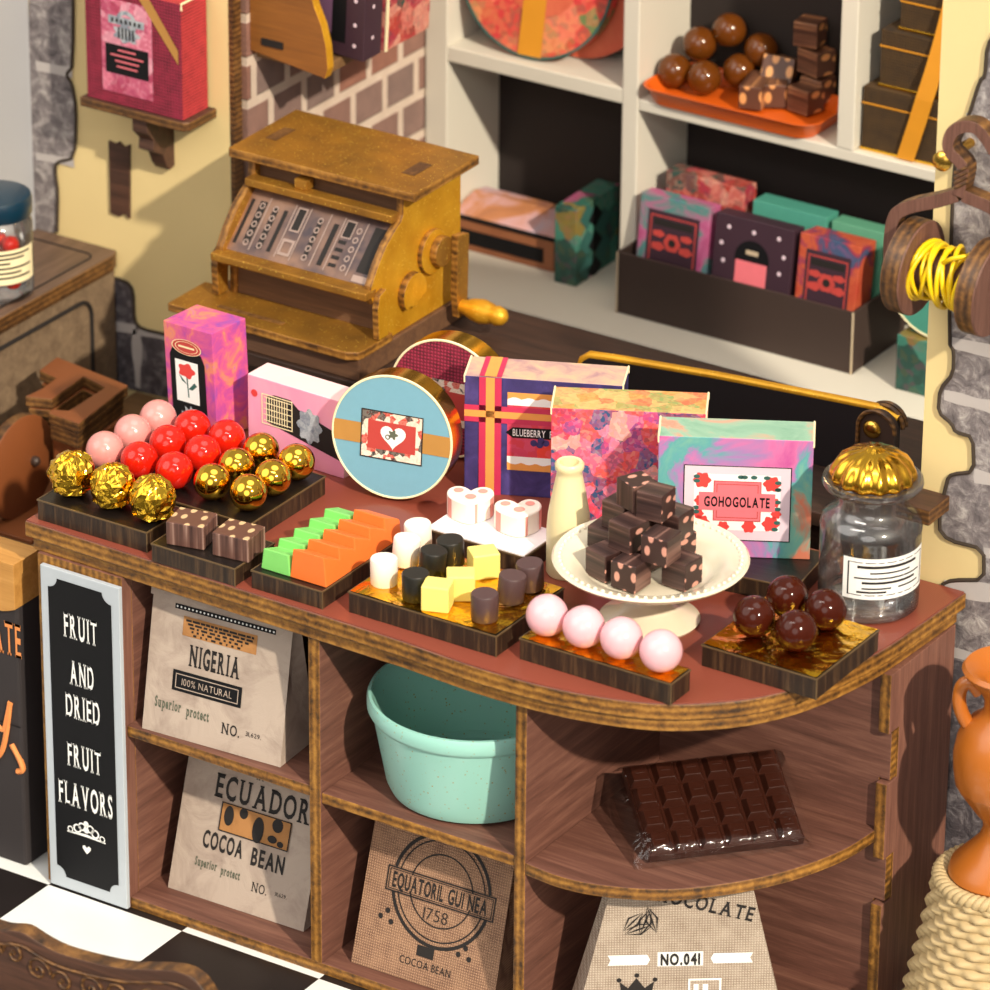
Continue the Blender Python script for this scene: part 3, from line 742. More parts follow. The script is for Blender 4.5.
spec = [('white', K['white_candy'], 'c', ((384, 570), (404.7, 551), (419, 536))), ('black', K['black_candy'], 'c', ((415.6, 584.5), (431, 563), (451.5, 552))),
        ('yellow', K['yellow_candy'], 'b', ((437.5, 593.6), (460.7, 583), (483.6, 561))), ('brown', K['brown_candy'], 'c', ((484.7, 605), (510, 588), (531, 575.5)))]
near = {'white': 'the orange bar', 'black': 'the white candies', 'yellow': 'the black candies', 'brown': 'the pale pink balls'}
for nm, mt, kind, pos in spec:
    for i, (px, py) in enumerate(pos):
        p = atz(px, py, zt+.036)
        m = MB()
        if kind == 'c': m.lathe([(0, 0), (.030, 0), (.0325, .003), (.0335, .064), (.0315, .068), (0, .0685)], 28)
        else: m.box(-.034, .034, -.030, .030, 0, .066)
        o = m.build('candy_cylinder' if kind == 'c' else 'candy_cube', mt, None, .004 if kind == 'b' else 0, smooth=40 if kind == 'c' else None)
        o.location = (p.x, p.y, zt); o.rotation_euler = (0, [0, .1, -.06][i] if kind == 'c' else 0, .35+.25*i)
        if kind == 'c' and i: o.location.z += .0035
        tag(o, '%s %s on the foil tray, %s of its row of three' % (nm, 'cylinder candy' if kind == 'c' else 'cube candy', ['front', 'middle', 'back'][i]), 'candy', nm+' candies on the wide foil tray')
# heart sweets
hh = [(0,.026),(.013,.042),(.032,.049),(.051,.038),(.058,.014),(.050,-.014),(.028,-.038),(.010,-.049)]
hc = hh+[(0,-.051)]+[(-x, y) for x, y in hh[:0:-1]]+[(0,.026)]
hp = catmull(hc, 3)[:-1]
for i, (px, py, rz) in enumerate(((470, 516, .5), (518, 529, .62))):
    p = atz(px, py, CT+.052)
    t = thing('heart_sweet', ['white heart sweet with pink spots nearest the blue tin', 'white heart sweet with pink spots nearest the cream bottle'][i], 'sweet', (p.x, p.y, CT+.0525), rz, 'heart sweets on the white card tray')
    m = MB(); m.prism(hp[::-1], 'z', 0, .058); m.build('heart_body', K['white_candy'], t, .004, smooth=40)
    fr = frame((0, 0, .0583), (1, 0, 0), (0, 1, 0)); m = MB()
    for (a, b, r) in ((-.030, .022, .0125), (.030, .020, .012), (.002, -.012, .014)): disc(m, fr, a, b, r, 18)
    m.build('pink_spots', K['pink_spot'], t)
    m = MB()
    for k in (13, 14, 19, 32, 33):
        q, e = hp[k], hp[(k+1) % len(hp)]; m.add([V((q[0]*1.012, q[1]*1.012, .003)), V((e[0]*1.012, e[1]*1.012, .003)), V((e[0]*1.012, e[1]*1.012, .054)), V((q[0]*1.012, q[1]*1.012, .054))], [(0, 1, 2, 3)])
    m.build('pink_stripes', K['pink_spot'], t)
# cream bottle
p = atz(568, 572, CT)
m = MB(); m.lathe([(0, 0), (.050, 0), (.054, .006), (.054, .12), (.051, .16), (.042, .21), (.032, .262), (.030, .272), (.035, .280), (.036, .292), (.031, .298), (.024, .297), (.022, .27), (0, .26)], 40)
o = m.build('milk_bottle', K['cream2'], None, smooth=50); o.location = (p.x, p.y, CT); tag(o, 'cream milk bottle standing behind the cake stand', 'bottle')
# cake stand
st = thing('cake_stand', 'cream ceramic cake stand holding a pile of dark nougat cubes', 'cake stand', (.672, -.362, CT))
m = MB(); m.lathe([(0, 0), (.118, 0), (.122, .006), (.112, .014), (.075, .03), (.045, .055), (.038, .085), (.05, .115), (0, .115)], 56); m.build('foot', K['cream'], st, smooth=40)
m = MB(); m.lathe([(0, .112), (.06, .112), (.15, .122), (.205, .142), (.232, .158), (.236, .164), (.230, .170), (.20, .160), (.165, .146), (.15, .130), (.13, .1265), (0, .126)], 72); m.build('plate', K['cream'], st, smooth=50)
m = MB()
for k in range(64):
    a = 2*PI*k/64; m.sphere((.217*math.cos(a), .217*math.sin(a), .165), .006, 8, 6)
m.build('beaded_rim', K['cream'], st, smooth=180)
cubes = [((606, 561), 0, .5, 'at the left foot of the pile'), ((631, 572), 0, .35, 'at the front of the pile'), ((682, 570), 0, .75, 'at the right foot of the pile'), ((607, 537), 0, .9, 'at the back left of the pile'), ((676, 543), 0, .3, 'low behind the right of the pile'), ((643, 552), 0, .2, 'low in the middle of the pile'),
         ((629, 533), 1, .62, 'in the second layer, left'), ((661, 546), 1, .4, 'in the second layer, front'), ((674, 522), 1, .85, 'in the second layer, right'), ((622, 512), 1, .75, 'in the second layer, back left'), ((645, 515), 1, .3, 'in the second layer, middle'),
         ((656, 502), 2, .95, 'in the third layer, right'), ((637, 492), 2, .3, 'topmost at the back of the pile')]
proto = None
for i, ((px, py), lay, rz, ps) in enumerate(cubes):
    z = CT+.131+lay*.070
    p = atz(px, py, z+.035)
    if proto is None: proto = nougat('nougat_cube', [K['nougat'], K['nougat_s']], .0355, .0355, .0695); o = proto
    else: o = proto.copy(); COL.objects.link(o)
    # every cube lies on one of its faces, so cut faces and striped faces alternate
    turn = [1, 2, 1, 1, 1, 2, 1, 2, 1, 1, 2, 1, 2][i]; rz = (rz-.6)*.7-.2
    o.rotation_euler = (0, PI/2, rz) if turn == 1 else (PI/2, 0, rz+.35*(i % 2)) if i % 4 else (0, 0, rz)
    o.location = (p.x, p.y, z+.0352)
    tag(o, 'dark almond nougat cube '+ps, 'nougat', 'dark nougat cubes on the cake stand')
# glass jar with gold lid
J = thing('glass_jar', 'clear glass jar with fluted gold lid and paper label on the counter', 'jar', (1.066, .0, CT))
m = MB(); m.lathe([(0, 0), (.112, 0), (.121, .008), (.122, .03), (.122, .205), (.1235, .212), (.122, .219), (.118, .236), (.10, .250), (.086, .260), (.081, .275), (.082, .302), (.10, .310), (.118, .318), (.122, .326), (.120, .336), (.112, .338), (.098, .332)], 64)
m.build('jar_glass', K['clear'], J, smooth=60)
m = MB(); m.lathe([(0, .003), (.116, .003), (.1195, .008), (.1195, .022), (.112, .03), (0, .034)], 64); m.build('thick_base', K['clear'], J, smooth=50)
def flute(r, z, a): return r*(1+(.045*math.cos(14*a) if r > .02 else 0))
m = MB(); m.lathe([(0, .324), (.07, .324), (.098, .334), (.102, .343), (.097, .361), (.082, .384), (.057, .401), (.03, .408), (.022, .410), (.018, .415), (0, .416)], 112, (0, 0, 0), 0, None, flute)
m.build('fluted_lid', K['gold_lid'], J, smooth=60)
def curved_label(mb, R, a0, a1, z0, z1, n=14, mi=0):
    for k in range(n):
        a, b = a0+(a1-a0)*k/n, a0+(a1-a0)*(k+1)/n
        mb.add([(R*math.cos(a), R*math.sin(a), z0), (R*math.cos(b), R*math.sin(b), z0), (R*math.cos(b), R*math.sin(b), z1), (R*math.cos(a), R*math.sin(a), z1)], [(0, 1, 2, 3)], mi)
m = MB(); a0, a1 = math.radians(-92), math.radians(20)
curved_label(m, .1228, a0, a1, .07, .178); m.build('paper_label', K['white'], J, smooth=60)
m = MB()
for (f0, f1, z0, z1) in ((.05, .95, .166, .168), (.05, .95, .080, .082), (.05, .065, .08, .168), (.935, .95, .08, .168), (.15, .82, .152, .159), (.28, .72, .138, .142), (.12, .88, .124, .128), (.2, .8, .111, .117), (.2, .5, .097, .101), (.58, .86, .097, .101), (.15, .45, .087, .092)):
    curved_label(m, .1233, a0+(a1-a0)*f0, a0+(a1-a0)*f1, z0, z1, 8)
m.build('label_print', K['ink'], J)

# ------------------------------------------------------------------ boxes and tins on the counter
def carton(name, label, loc, rz, w, d, h, front, top, side=None, rot=None, edges=True, cat='box'):
    t = thing(name, label, cat, loc, rz, rot=rot)
    m = MB(); m.box(0, w, 0, d, 0, h, (0, 1, 0, 2, 0, 2)); m.build('box_body', [front, top, side or front], t, .002)
    if edges:
        m = MB()
        for x in (0, w):
            m.tube([(x, .002, h-.018), (x, .001, h), (x, d-.001, h), (x, d-.002, h-.018)], .0028, 6)
        m.build('paper_edge', K['paper_edge'], t)['label'] = 'cream paper edge'
    return t, frame((0, -.0005, 0), (1, 0, 0), (0, 0, 1))
# rose box
t, fr = carton('gift_box', 'tall magenta box with a black panel and a red rose', (-.905, -.135, CT), -.1, .165, .13, .30, K['rose_box'], K['rose_box'], None, (0, -.05, -.1), False)
m = MB(); ppoly(m, fr, [(.018, .002), (.135, .002), (.135, .205), (.125, .228), (.10, .24), (.05, .24), (.028, .235), (.018, .215)]); m.build('black_panel', K['black'], t)
m = MB(); disc(m, fr, .077, .243, .05, 28, .0016, sy=.42); m.build('oval_badge', K['red_label'], t)
m = MB(); ring(m, fr, .077, .243, .047, .05, 28, up=.002, sy=.42); ring(m, fr, .077, .243, .036, .0385, 28, up=.002, sy=.4); prect(m, fr, .05, .104, .241, .246, .002); m.build('badge_lines', K['paper_edge'], t)
m = MB(); prect(m, fr, .035, .112, .09, .205, .0014); m.build('picture_card', K['white'], t)
m = MB(); blob(m, fr, .073, .178, .024, 30, .002, 0, 5, .16, 1.1, .8); m.build('rose_print', K['rosered'], t)
m = MB(); ppoly(m, fr, [(.071, .165), (.075, .165), (.078, .105), (.074, .105)], .0019); ppoly(m, fr, [(.076, .128), (.098, .15), (.106, .142), (.09, .128)], .002); ppoly(m, fr, [(.074, .14), (.055, .158), (.046, .165), (.056, .148)], .002); m.build('leaf_print', K['leaf'], t)
m = MB(); blob(m, fr, .077, .05, .026, 30, .0016, 0, 9, .3); m.build('flourish', K['silver'], t)
m = MB(); blob(m, fr, .077, .045, .010, 30, .002, 0, 5, .2); m.build('flourish_heart', K['rosered'], t)
# pink box
t, fr = carton('gift_box', 'pale pink box with a dark banded label behind the gold balls', (-.665, -.125, CT), -.03, .30, .085, .212, K['pink_box'], K['pink_top'], K['pink_top'], None, False)
m = MB(); ppoly(m, fr, [(.06, .095), (.3, .045), (.3, .115), (.16, .155), (.135, .175), (.085, .175), (.06, .165)]); m.build('dark_band', K['ink'], t)
m = MB()
for k in range(5): prect(m, fr, .052, .138, .098+.016*k, .1005+.016*k, .0018)
pframe(m, fr, .045, .142, .088, .172, .003, .0018)
for k in range(9): prect(m, fr, .06+.008*k, .0625+.008*k, .096, .166, .002)
m.build('lattice_print', K['paper_edge'], t)
m = MB(); blob(m, fr, .195, .118, .036, 36, .002, 0, 8, .14, 1, 1.25); m.build('cloud_print', K['silver'], t)
m = MB(); disc(m, fr, .022, .165, .010, 16, .0012); m.build('red_dot', K['rosered'], t)
# tins
def tin(name, label, loc, rz, tilt, r, th, face, side, rim=None):
    t = thing(name, label, 'tin', loc, rot=(tilt, 0, rz))
    R = Matrix.Rotation(PI/2, 4, 'X')      # axis along -y
    m = MB(); m.lathe([(0, 0), (r-.004, 0), (r, .003), (r, th*.55), (r*1.012, th*.56), (r*1.012, th-.003), (r*.995, th), (0, th)], 72, (0, 0, 0), 0, Matrix.Translation((0, th, r)) @ R)
    for i, f in enumerate(m.f):
        ys = [m.v[k].y for k in f]
        if max(ys) < .0005: m.mi[i] = 1
    o = m.build('tin_body', [side, face], t, smooth=35)
    m = MB(); m.tube([((r-.001)*math.cos(2*PI*k/64), .001, r+(r-.001)*math.sin(2*PI*k/64)) for k in range(64)], .0035, 6, closed=True); m.build('tin_rim', rim or K['paper_edge'], t, smooth=60)['label'] = 'thin pale rim'
    return t, frame((0, -.0006, r), (1, 0, 0), (0, 0, 1))
t, fr = tin('round_tin', 'round light blue tin with tan ribbon and heart label, gold rim', (-.198, -.178, CT+.0115), .20, -.10, .160, .075, K['blue_tin'], K['gold_lid'])
m = MB(); prect(m, fr, -.156, .156, -.028, .026, .0008); m.build('tan_ribbon', K['tan'], t)
m = MB(); prect(m, fr, -.083, .083, -.062, .065, .0013); m.build('flower_card', K['cream_label'], t)
m = MB(); pframe(m, fr, -.083, .083, -.062, .065, .003, .0016); m.build('card_line', K['ink'], t)
m = MB(); prect(m, fr, -.064, .064, -.036, .038, .0018); m.build('red_card', K['red_label'], t)
def heart_pts(cx, cy, s): return [(cx+s*16*math.sin(2*PI*k/30)**3/16, cy+s*(13*math.cos(2*PI*k/30)-5*math.cos(4*PI*k/30)-2*math.cos(6*PI*k/30)-math.cos(8*PI*k/30))/16) for k in range(30)][::-1]
m = MB(); ppoly(m, fr, heart_pts(.004, .003, .034), .0023); m.build('white_heart', K['white'], t)
m = MB(); blob(m, fr, .004, .008, .011, 24, .0027, 0, 5, .3); ring(m, fr, -.01, .0, .004, .007, 12, up=.0027); m.build('heart_motif', K['ink_green'], t)
t, fr = tin('round_tin', 'round dark red tin with gold rim behind the blue tin', (-.225, .115, CT+.003), .12, -.03, .158, .075, K['crimson'], K['gold_lid'])
m = MB(); prect(m, fr, -.07, .10, -.07, .05, .001); m.build('flower_card', K['cream_label'], t)
m = MB(); prect(m, fr, -.05, .08, -.05, .022, .0016); m.build('red_card', K['red_label'], t)
# blueberry box
t, fr = carton('gift_box', 'navy box tied with a red and orange cross ribbon, printed BLUEBERRY', (-.073, -.030, CT), .43, .395, .118, .322, K['navy'], K['mauve_top'], K['navy'])
m = MB(); prect(m, fr, .108, .385, .095, .262, .0008); m.build('pink_checks', K['hotpink'], t)
m = MB(); prect(m, fr, .108, .385, .262, .285, .001); prect(m, fr, .108, .385, .072, .095, .001); m.build('orange_stripe', K['ribbon_or'], t)
m = MB()
for v, s in ((.262, -1), (.098, 1)):
    ppoly(m, fr, [(.108, v+s*.012)]+[(.108+.277*k/40, v-.004*s-.006*s*abs(math.sin(k*.6))) for k in range(41)]+[(.385, v+s*.012)], .0012)
m.build('scalloped_trim', K['white'], t)
m = MB(); ppoly(m, fr, [(.104, .175), (.122, .19), (.28, .192), (.30, .178), (.28, .163), (.122, .161)], .0014); m.build('name_plate', K['black'], t)
m = MB(); text(m, 'BLUEBERRY', fr, .163, .1765, .019, .082, False, .01, up=.002); text(m, 'FLAVOR', fr, .246, .1765, .019, .062, False, .01, up=.002); m.build('lettering', K['white'], t)
m = MB()
for (a, b) in ((.175, .150), (.19, .146), (.205, .152), (.193, .157)): disc(m, fr, a, b, .009, 16, .0018)
m.build('berry_print', K['navy'], t)
m = MB(); w = .05
for (u0, u1, v0, v1) in ((.037, .093, 0, .322), (0, .395, .199, .245)): prect(m, fr, u0, u1, v0, v1, .0022)
m.add([(.037, 0, .3238), (.093, 0, .3238), (.093, .118, .3238), (.037, .118, .3238)], [(0, 1, 2, 3)])
m.build('red_ribbon', K['ribbon_red'], t)
m = MB()
for (u0, u1, v0, v1) in ((.054, .076, 0, .322), (0, .395, .213, .231)): prect(m, fr, u0, u1, v0, v1, .0026)
m.add([(.05, 0, .3243), (.08, 0, .3243), (.08, .118, .3243), (.05, .118, .3243)], [(0, 1, 2, 3)])
m.build('orange_ribbon', K['ribbon_or'], t)
# floral box
t, fr = carton('gift_box', 'box printed all over with pink, red and blue flowers', (.216, -.085, CT), .49, .378, .125, .33, K['floral'], K['floral_top'])
# aqua and pink box
t, fr = carton('gift_box', 'aqua and pink watercolour box with a GOHOGOLATE label', (.556, -.142, CT+.0485), .505, .372, .11, .318, K['goho'], K['goho_top'])
m = MB(); prect(m, fr, .062, .322, .045, .245, .0006); m.build('pale_card', K['pale_label'], t)
m = MB(); pframe(m, fr, .062, .322, .045, .245, .0025, .001); m.build('card_line', K['black'], t)
m = MB(); prect(m, fr, .088, .296, .073, .222, .001); m.build('rose_card', K['white'], t)
m = MB(); random.seed(3)
for (a, b, r) in ((.107, .205, .02), (.275, .20, .02), (.104, .15, .014), (.108, .092, .018), (.275, .093, .02), (.283, .15, .012), (.16, .082, .014), (.222, .084, .016), (.10, .115, .012), (.287, .12, .012)): blob(m, fr, a, b, r, 24, .0014, 0, 6, .14)
m.build('rose_print', K['rosered'], t)
m = MB()
for k in range(16):
    a, b = random.choice(((random.uniform(.092, .292), random.choice((.079, .216))), (random.choice((.094, .29)), random.uniform(.08, .215)))); disc(m, fr, a, b, .0055, 8, .0016, sx=1.5)
m.build('leaf_print', K['leaf'], t)
m = MB(); prect(m, fr, .135, .25, .098, .205, .0018); m.build('plaque', K['salmon'], t)
m = MB(); pframe(m, fr, .135, .25, .098, .205, .002, .0022); pframe(m, fr, .142, .243, .106, .197, .002, .0022); m.build('plaque_line', K['red_label'], t)
m = MB(); prect(m, fr, .100, .284, .126, .174, .0026); m.build('name_strip', K['salmon'], t)
m = MB(); text(m, 'GOHOGOLATE', fr, .192, .150, .026, .158, False, .028, up=.0032, gap=.14); m.build('lettering', K['black'], t)

# ------------------------------------------------------------------ things on the counter shelves
def paper_bag(label, loc, rz, w, h, d, lean, mat, wt=None, fold=True, back=.02):
    t = thing('cocoa_bag', label, 'bag', loc, rz)
    wt = wt or w; k = (w-wt)/2
    m = MB(); nx, nz = 10, 10
    def fp(i, j, y):
        s, q = i/nx, j/nz; x = (s-.5)*(w+(wt-w)*q)+w/2; yy = (y + (lean+back*0-y)*q if y == 0 else y+(lean+back-y)*q)
        b = 0
        return (x, yy+b, h*q)
    for y in (0, d):
        o = [fp(i, j, y) for j in range(nz+1) for i in range(nx+1)]
        m.add(o, [(j*(nx+1)+i, j*(nx+1)+i+1, (j+1)*(nx+1)+i+1, (j+1)*(nx+1)+i) for j in range(nz) for i in range(nx)])
    for i, sgn in ((0, 1), (nx, -1)):
        vs = []
        for j in range(nz+1):
            f, b = V(fp(i, j, 0)), V(fp(i, j, d)); c = (f+b)/2; c.x += sgn*.035*(j/nz); vs += [f, c, b]
        m.add(vs, [(3*j+a, 3*j+a+1, 3*j+a+4, 3*j+a+3) for j in range(nz) for a in (0, 1)])
    m.add([fp(0, 0, 0), fp(nx, 0, 0), fp(nx, 0, d), fp(0, 0, d)], [(0, 1, 2, 3)])
    m.add([fp(0, nz, 0), fp(nx, nz, 0), fp(nx, nz, d), fp(0, nz, d)], [(0, 1, 2, 3)])
    m.build('bag_body', mat, t, smooth=30)
    fr = frame((w/2, -.0004, 0), (1, 0, 0), (0, lean, h))
    if fold:
        m = MB(); fl = .045; L = math.hypot(h, lean)
        vs = [fr @ V(p) for p in ((-wt/2-.004, L-fl, .0005), (wt/2+.004, L-fl, .0005), (wt/2+.004, L+.004, .0005), (-wt/2-.004, L+.004, .0005))] + [fr @ V(p) for p in ((-wt/2-.004, L-fl, .006), (wt/2+.004, L-fl, .006), (wt/2+.004, L+.004, .006), (-wt/2-.004, L+.004, .006))]
        m.add(vs, [(0, 1, 2, 3), (4, 5, 6, 7), (0, 1, 5, 4), (1, 2, 6, 5), (2, 3, 7, 6), (3, 0, 4, 7)]); m.build('folded_top', mat, t)
    return t, fr
UP = .0009
# Nigeria
t, fr = paper_bag('kraft paper bag printed NIGERIA on the upper left shelf', (-.560, -.744, .456), .06, .402, .392, .17, .075, K['kraft'])
m = MB(); prect(m, fr, -.135, .155, .332, .345, UP); m.build('black_strip', K['black'], t)
m = MB()
for k in range(26): disc(m, fr, -.128+.0111*k, .3385, .0028, 8, UP+.001)
m.build('strip_dots', K['white'], t)
m = MB(); prect(m, fr, -.108, .105, .268, .318, UP); m.build('brown_label', K['kraft_dark'], t)
m = MB()
for k in range(5):
    x = -.100
    while x < .090-.012*k:
        l = random.uniform(.008, .022); prect(m, fr, x+.006*k, min(x+l, .096)+.004*k, .306-.0088*k, .3115-.0088*k, UP+.001); x += l+.003
text(m, 'NIGERIA', fr, -.01, .222, .052, .146, True, .03, up=UP)
text(m, 'NO.', fr, .052, .060, .028, .052, True, .012, up=UP); text(m, '31,629.', fr, .118, .062, .012, .044, True, .0, up=UP)
m.build('lettering', K['ink'], t)
m = MB(); prect(m, fr, -.125, .075, .122, .176, UP); m.build('black_label', K['black'], t)
m = MB(); pframe(m, fr, -.116, .066, .130, .168, .0024, UP+.001); text(m, '100% NATURAL', fr, -.025, .149, .018, .145, False, .0, up=UP+.001); m.build('label_lettering', K['kraft'], t)
m = MB(); text(m, 'Superior', fr, -.132, .082, .026, .076, True, .03, up=UP); text(m, 'protect', fr, -.045, .078, .026, .066, True, .03, up=UP); m.build('green_lettering', K['ink_green'], t)
# Ecuador
t, fr = paper_bag('kraft paper bag printed ECUADOR COCOA BEAN on the lower left shelf', (-.548, -.668, ZF+.0335), .02, .412, .40, .16, .125, K['kraft'])
m = MB(); text(m, 'IN', fr, .012, .352, .020, .022, True, .0, up=UP); prect(m, fr, -.025, -.008, .351, .353, UP); prect(m, fr, .035, .052, .351, .353, UP)
text(m, 'ECUADOR', fr, .03, .300, .060, .285, True, .022, up=UP); text(m, 'COCOA', fr, -.065, .155, .044, .120, False, .03, up=UP); text(m, 'BEAN', fr, .072, .148, .044, .098, False, .03, up=UP)
pframe(m, fr, -.085, .125, .186, .262, .003, UP+.002); text(m, 'NO.', fr, .06, .072, .025, .045, True, .0, up=UP); text(m, '31,629.', fr, .125, .072, .010, .036, True, .0, up=UP); m.build('lettering', K['ink'], t)
m = MB(); prect(m, fr, -.085, .125, .186, .262, UP); m.build('bean_picture', K['kraft_dark'], t)
m = MB()
for (a, b, r, sx) in ((-.06, .23, .026, .55), (.03, .217, .034, .5), (.085, .243, .018, .9), (-.018, .247, .014, .9), (.075, .205, .010, 1.4), (.1, .198, .008, 1.2)): disc(m, fr, a, b, r, 20, UP+.001, sx=sx)
m.build('cocoa_pods', K['ink'], t)
m = MB(); text(m, 'Superior', fr, -.105, .092, .022, .066, True, .03, up=UP); text(m, 'protect', fr, -.030, .088, .022, .058, True, .03, up=UP); m.build('green_lettering', K['ink_green'], t)
# Equatoril Guinea
t, fr = paper_bag('brown burlap bag stamped EQUATORIL GUINEA 1758 below the mint bowl', (.045, -.715, ZF+.0335), .02, .412, .44, .15, .13, K['burlap'], .40)
fr = fr @ Matrix.Translation((.004, .02, 0)) @ Matrix.Diagonal((.89, .92, 1, 1))
m = MB(); cx, cv = .012, .245
for (r0, r1) in ((.150, .160), (.137, .141), (.098, .102)):
    for (a, b) in ((.20, PI-.20), (PI+.25, 2*PI-.25)): ring(m, fr, cx, cv, r0, r1, 40, a, b, UP)
pframe(m, fr, -.165, .185, .205, .275, .004, UP); pframe(m, fr, -.157, .177, .212, .268, .0022, UP)
text(m, 'EQUATORIL', fr, -.062, .240, .042, .165, False, .022, up=UP); text(m, 'GUI NEA', fr, .098, .240, .042, .125, False, .022, up=UP)
text(m, '1758', fr, .006, .176, .034, .078, False, -.012, up=UP)
for (a, b, s) in ((-.145, .15, .008), (-.165, .13, .008), (-.13, .122, .008), (.115, .115, .008), (.095, .093, .008), (.13, .088, .008)): disc(m, fr, a, b, s, 8, UP)
prect(m, fr, -.035, .02, .055, .085, UP); text(m, 'COCOA BEAN', fr, -.002, .033, .022, .165, False, .0, up=UP)
m.build('lettering', K['ink'], t)
# chocolate 041
t, fr = paper_bag('beige burlap bag printed NO.041 under the curved corner shelf', (.700, -.742, ZF+.0335), math.radians(36), .53, .42, .15, .03, K['burlap2'], .335, False, .06)
m = MB(); prect(m, fr, -.055, .055, .205, .243, UP); 
for s in (-1, 1): ppoly(m, fr, [(s*.08, .210), (s*.175, .210), (s*.168, .2235), (s*.175, .237), (s*.08, .237), (s*.073, .2235)], UP)
pframe(m, fr, .02, .10, .08, .17, .005, UP); prect(m, fr, .033, .045, .1, .155, UP); prect(m, fr, .055, .068, .1, .155, UP); prect(m, fr, .033, .088, .124, .132, UP)
m.build('white_stamps', K['white'], t)
m = MB(); text(m, 'NO.041', fr, 0, .224, .029, .095, False, .04, up=UP+.002)
ppoly(m, fr, [(-.14, .12), (-.145, .165), (-.125, .148), (-.105, .175), (-.085, .148), (-.062, .165), (-.07, .12)], UP); prect(m, fr, -.14, -.07, .108, .114, UP)
for (a, b) in ((-.147, .170), (-.104, .182), (-.06, .170)): disc(m, fr, a, b, .006, 10, UP)
text(m, 'CHOCOLATE', fr, .045, .372, .036, .27, True, .022, up=UP, rot=-.26)
for k, (a, b, an, l) in enumerate(((-.10, .305, .35, .05), (-.085, .325, 1.2, .05), (-.07, .33, 1.9, .05), (-.115, .325, .8, .045))):
    c, s = math.cos(an), math.sin(an)
    for q in (-1, 0, 1): ppoly(m, fr, [(a-l*c/1.3, b-l*s/1.3), (a-s*.014*q-s*.003, b+c*.014*q+c*.003), (a+l*c/1.3, b+l*s/1.3), (a-s*.014*q+s*.002, b+c*.014*q-c*.002)], UP)
m.build('lettering', K['ink'], t)
# mint bowl
m = MB(); m.lathe([(0, 0), (.185, 0), (.208, .008), (.218, .03), (.250, .205), (.252, .212), (.259, .216), (.264, .226), (.264, .250), (.260, .259), (.253, .260), (.250, .254), (.244, .235), (.205, .04), (.19, .028), (0, .026)], 72)
o = m.build('mint_bowl', K['mint'], None, smooth=35); o.location = (.278, -.515, .447); tag(o, 'speckled mint green ceramic bowl on the middle shelf', 'bowl')
# wrapped chocolate bar
t = thing('chocolate_bar', 'dark chocolate bar in clear plastic wrapper on the corner shelf', 'chocolate bar', (.826, -.622, .4395), rot=(math.radians(23), 0, math.radians(47)))
BW, BD = .385, .272
m = MB(); m.box(.015, .015+BW, .012, .012+BD, .001, .026)
nx, ny = 6, 4
for i in range(nx):
    for j in range(ny):
        x0, x1 = .015+BW*i/nx+.003, .015+BW*(i+1)/nx-.003; y0, y1 = .012+BD*j/ny+.003, .012+BD*(j+1)/ny-.003; q = .009
        m.add([(x0,y0,.026),(x1,y0,.026),(x1,y1,.026),(x0,y1,.026),(x0+q,y0+q,.043),(x1-q,y0+q,.043),(x1-q,y1-q,.043),(x0+q,y1-q,.043)], [(4,5,6,7),(0,1,5,4),(1,2,6,5),(2,3,7,6),(3,0,4,7)])
        m.box((x0+x1)/2-.012, (x0+x1)/2+.012, (y0+y1)/2-.002, (y0+y1)/2+.002, .042, .0445)
m.build('chocolate', K['choc_bar'], t, .0015)
m = MB(); nx, ny = 44, 22; vs = []
def film(i, j):
    x = -.022+(BW+.062)*i/nx; y = -.004+(BD+.024)*j/ny
    e = min(1, max(0, min(x+.022, BW+.04-x)/.05)); f = min(1, max(0, min(y+.004, BD+.02-y)/.022))
    z = .003+.045*min(e**.6, f**.6)+.003*noise.noise(V((x*40, y*40, 0)))
    return (x, y, z)
vs = [film(i, j) for j in range(ny+1) for i in range(nx+1)]
m.add(vs, [(j*(nx+1)+i, j*(nx+1)+i+1, (j+1)*(nx+1)+i+1, (j+1)*(nx+1)+i) for j in range(ny) for i in range(nx)])
m.add([(-.022, -.004, .003), (-.022, .13, .004), (-.022, .285, .003), (-.03, .27, -.105), (-.026, .13, -.045), (-.022, .01, .001)], [(0, 1, 4, 5), (1, 2, 3, 4)])
m.build('wrapper', K['film'], t, smooth=180, recalc=False)['label'] = 'clear crinkled plastic wrapper'

# ------------------------------------------------------------------ back table, register, black flap
t = thing('back_table', 'dark brown wooden table behind the counter under the cash register', 'table', (-.2, .66, ZF))
m = MB(); m.box(-1.06, 1.18, -.30, .32, .96-ZF-.01-.04, .95-ZF); m.build('table_top', [K['table']], t, .004)
m = MB(); m.box(-1.04, 1.16, -.28, .30, 0, .91-ZF); m.build('table_base', K['table'], t)
R = thing('cash_register', 'old bronze-gold wooden cash register with crank on the back table', 'cash register', (-.945, .62, .950))
rg = [K['reg_gold_sunlit'], K['ply']]; rb = [K['reg'], K['ply']]
m = MB(); m.box(-.30, .285, -.25, .27, 0, .062); m.build('drawer_base', K['reg_dark'], R, .004)
m = MB(); m.prism([(-.315,-.272),(.255,-.272),(.285,-.255),(.29,-.235),(.29,-.10),(-.315,-.10)], 'z', .062, .086, 0, 1); m.build('front_lip', rb, R, .003)
m = MB(); m.box(-.19, .02, -.222, -.205, .0855, .0875); m.build('lip_slot', K['ply2'], R)
prof = [(-.115,.062),(-.115,.16),(-.165,.185),(-.178,.21),(-.175,.24),(-.145,.285),(-.105,.33),(-.06,.362),(-.035,.375),(-.025,.39),(-.022,.44),(.25,.44),(.25,.062)]
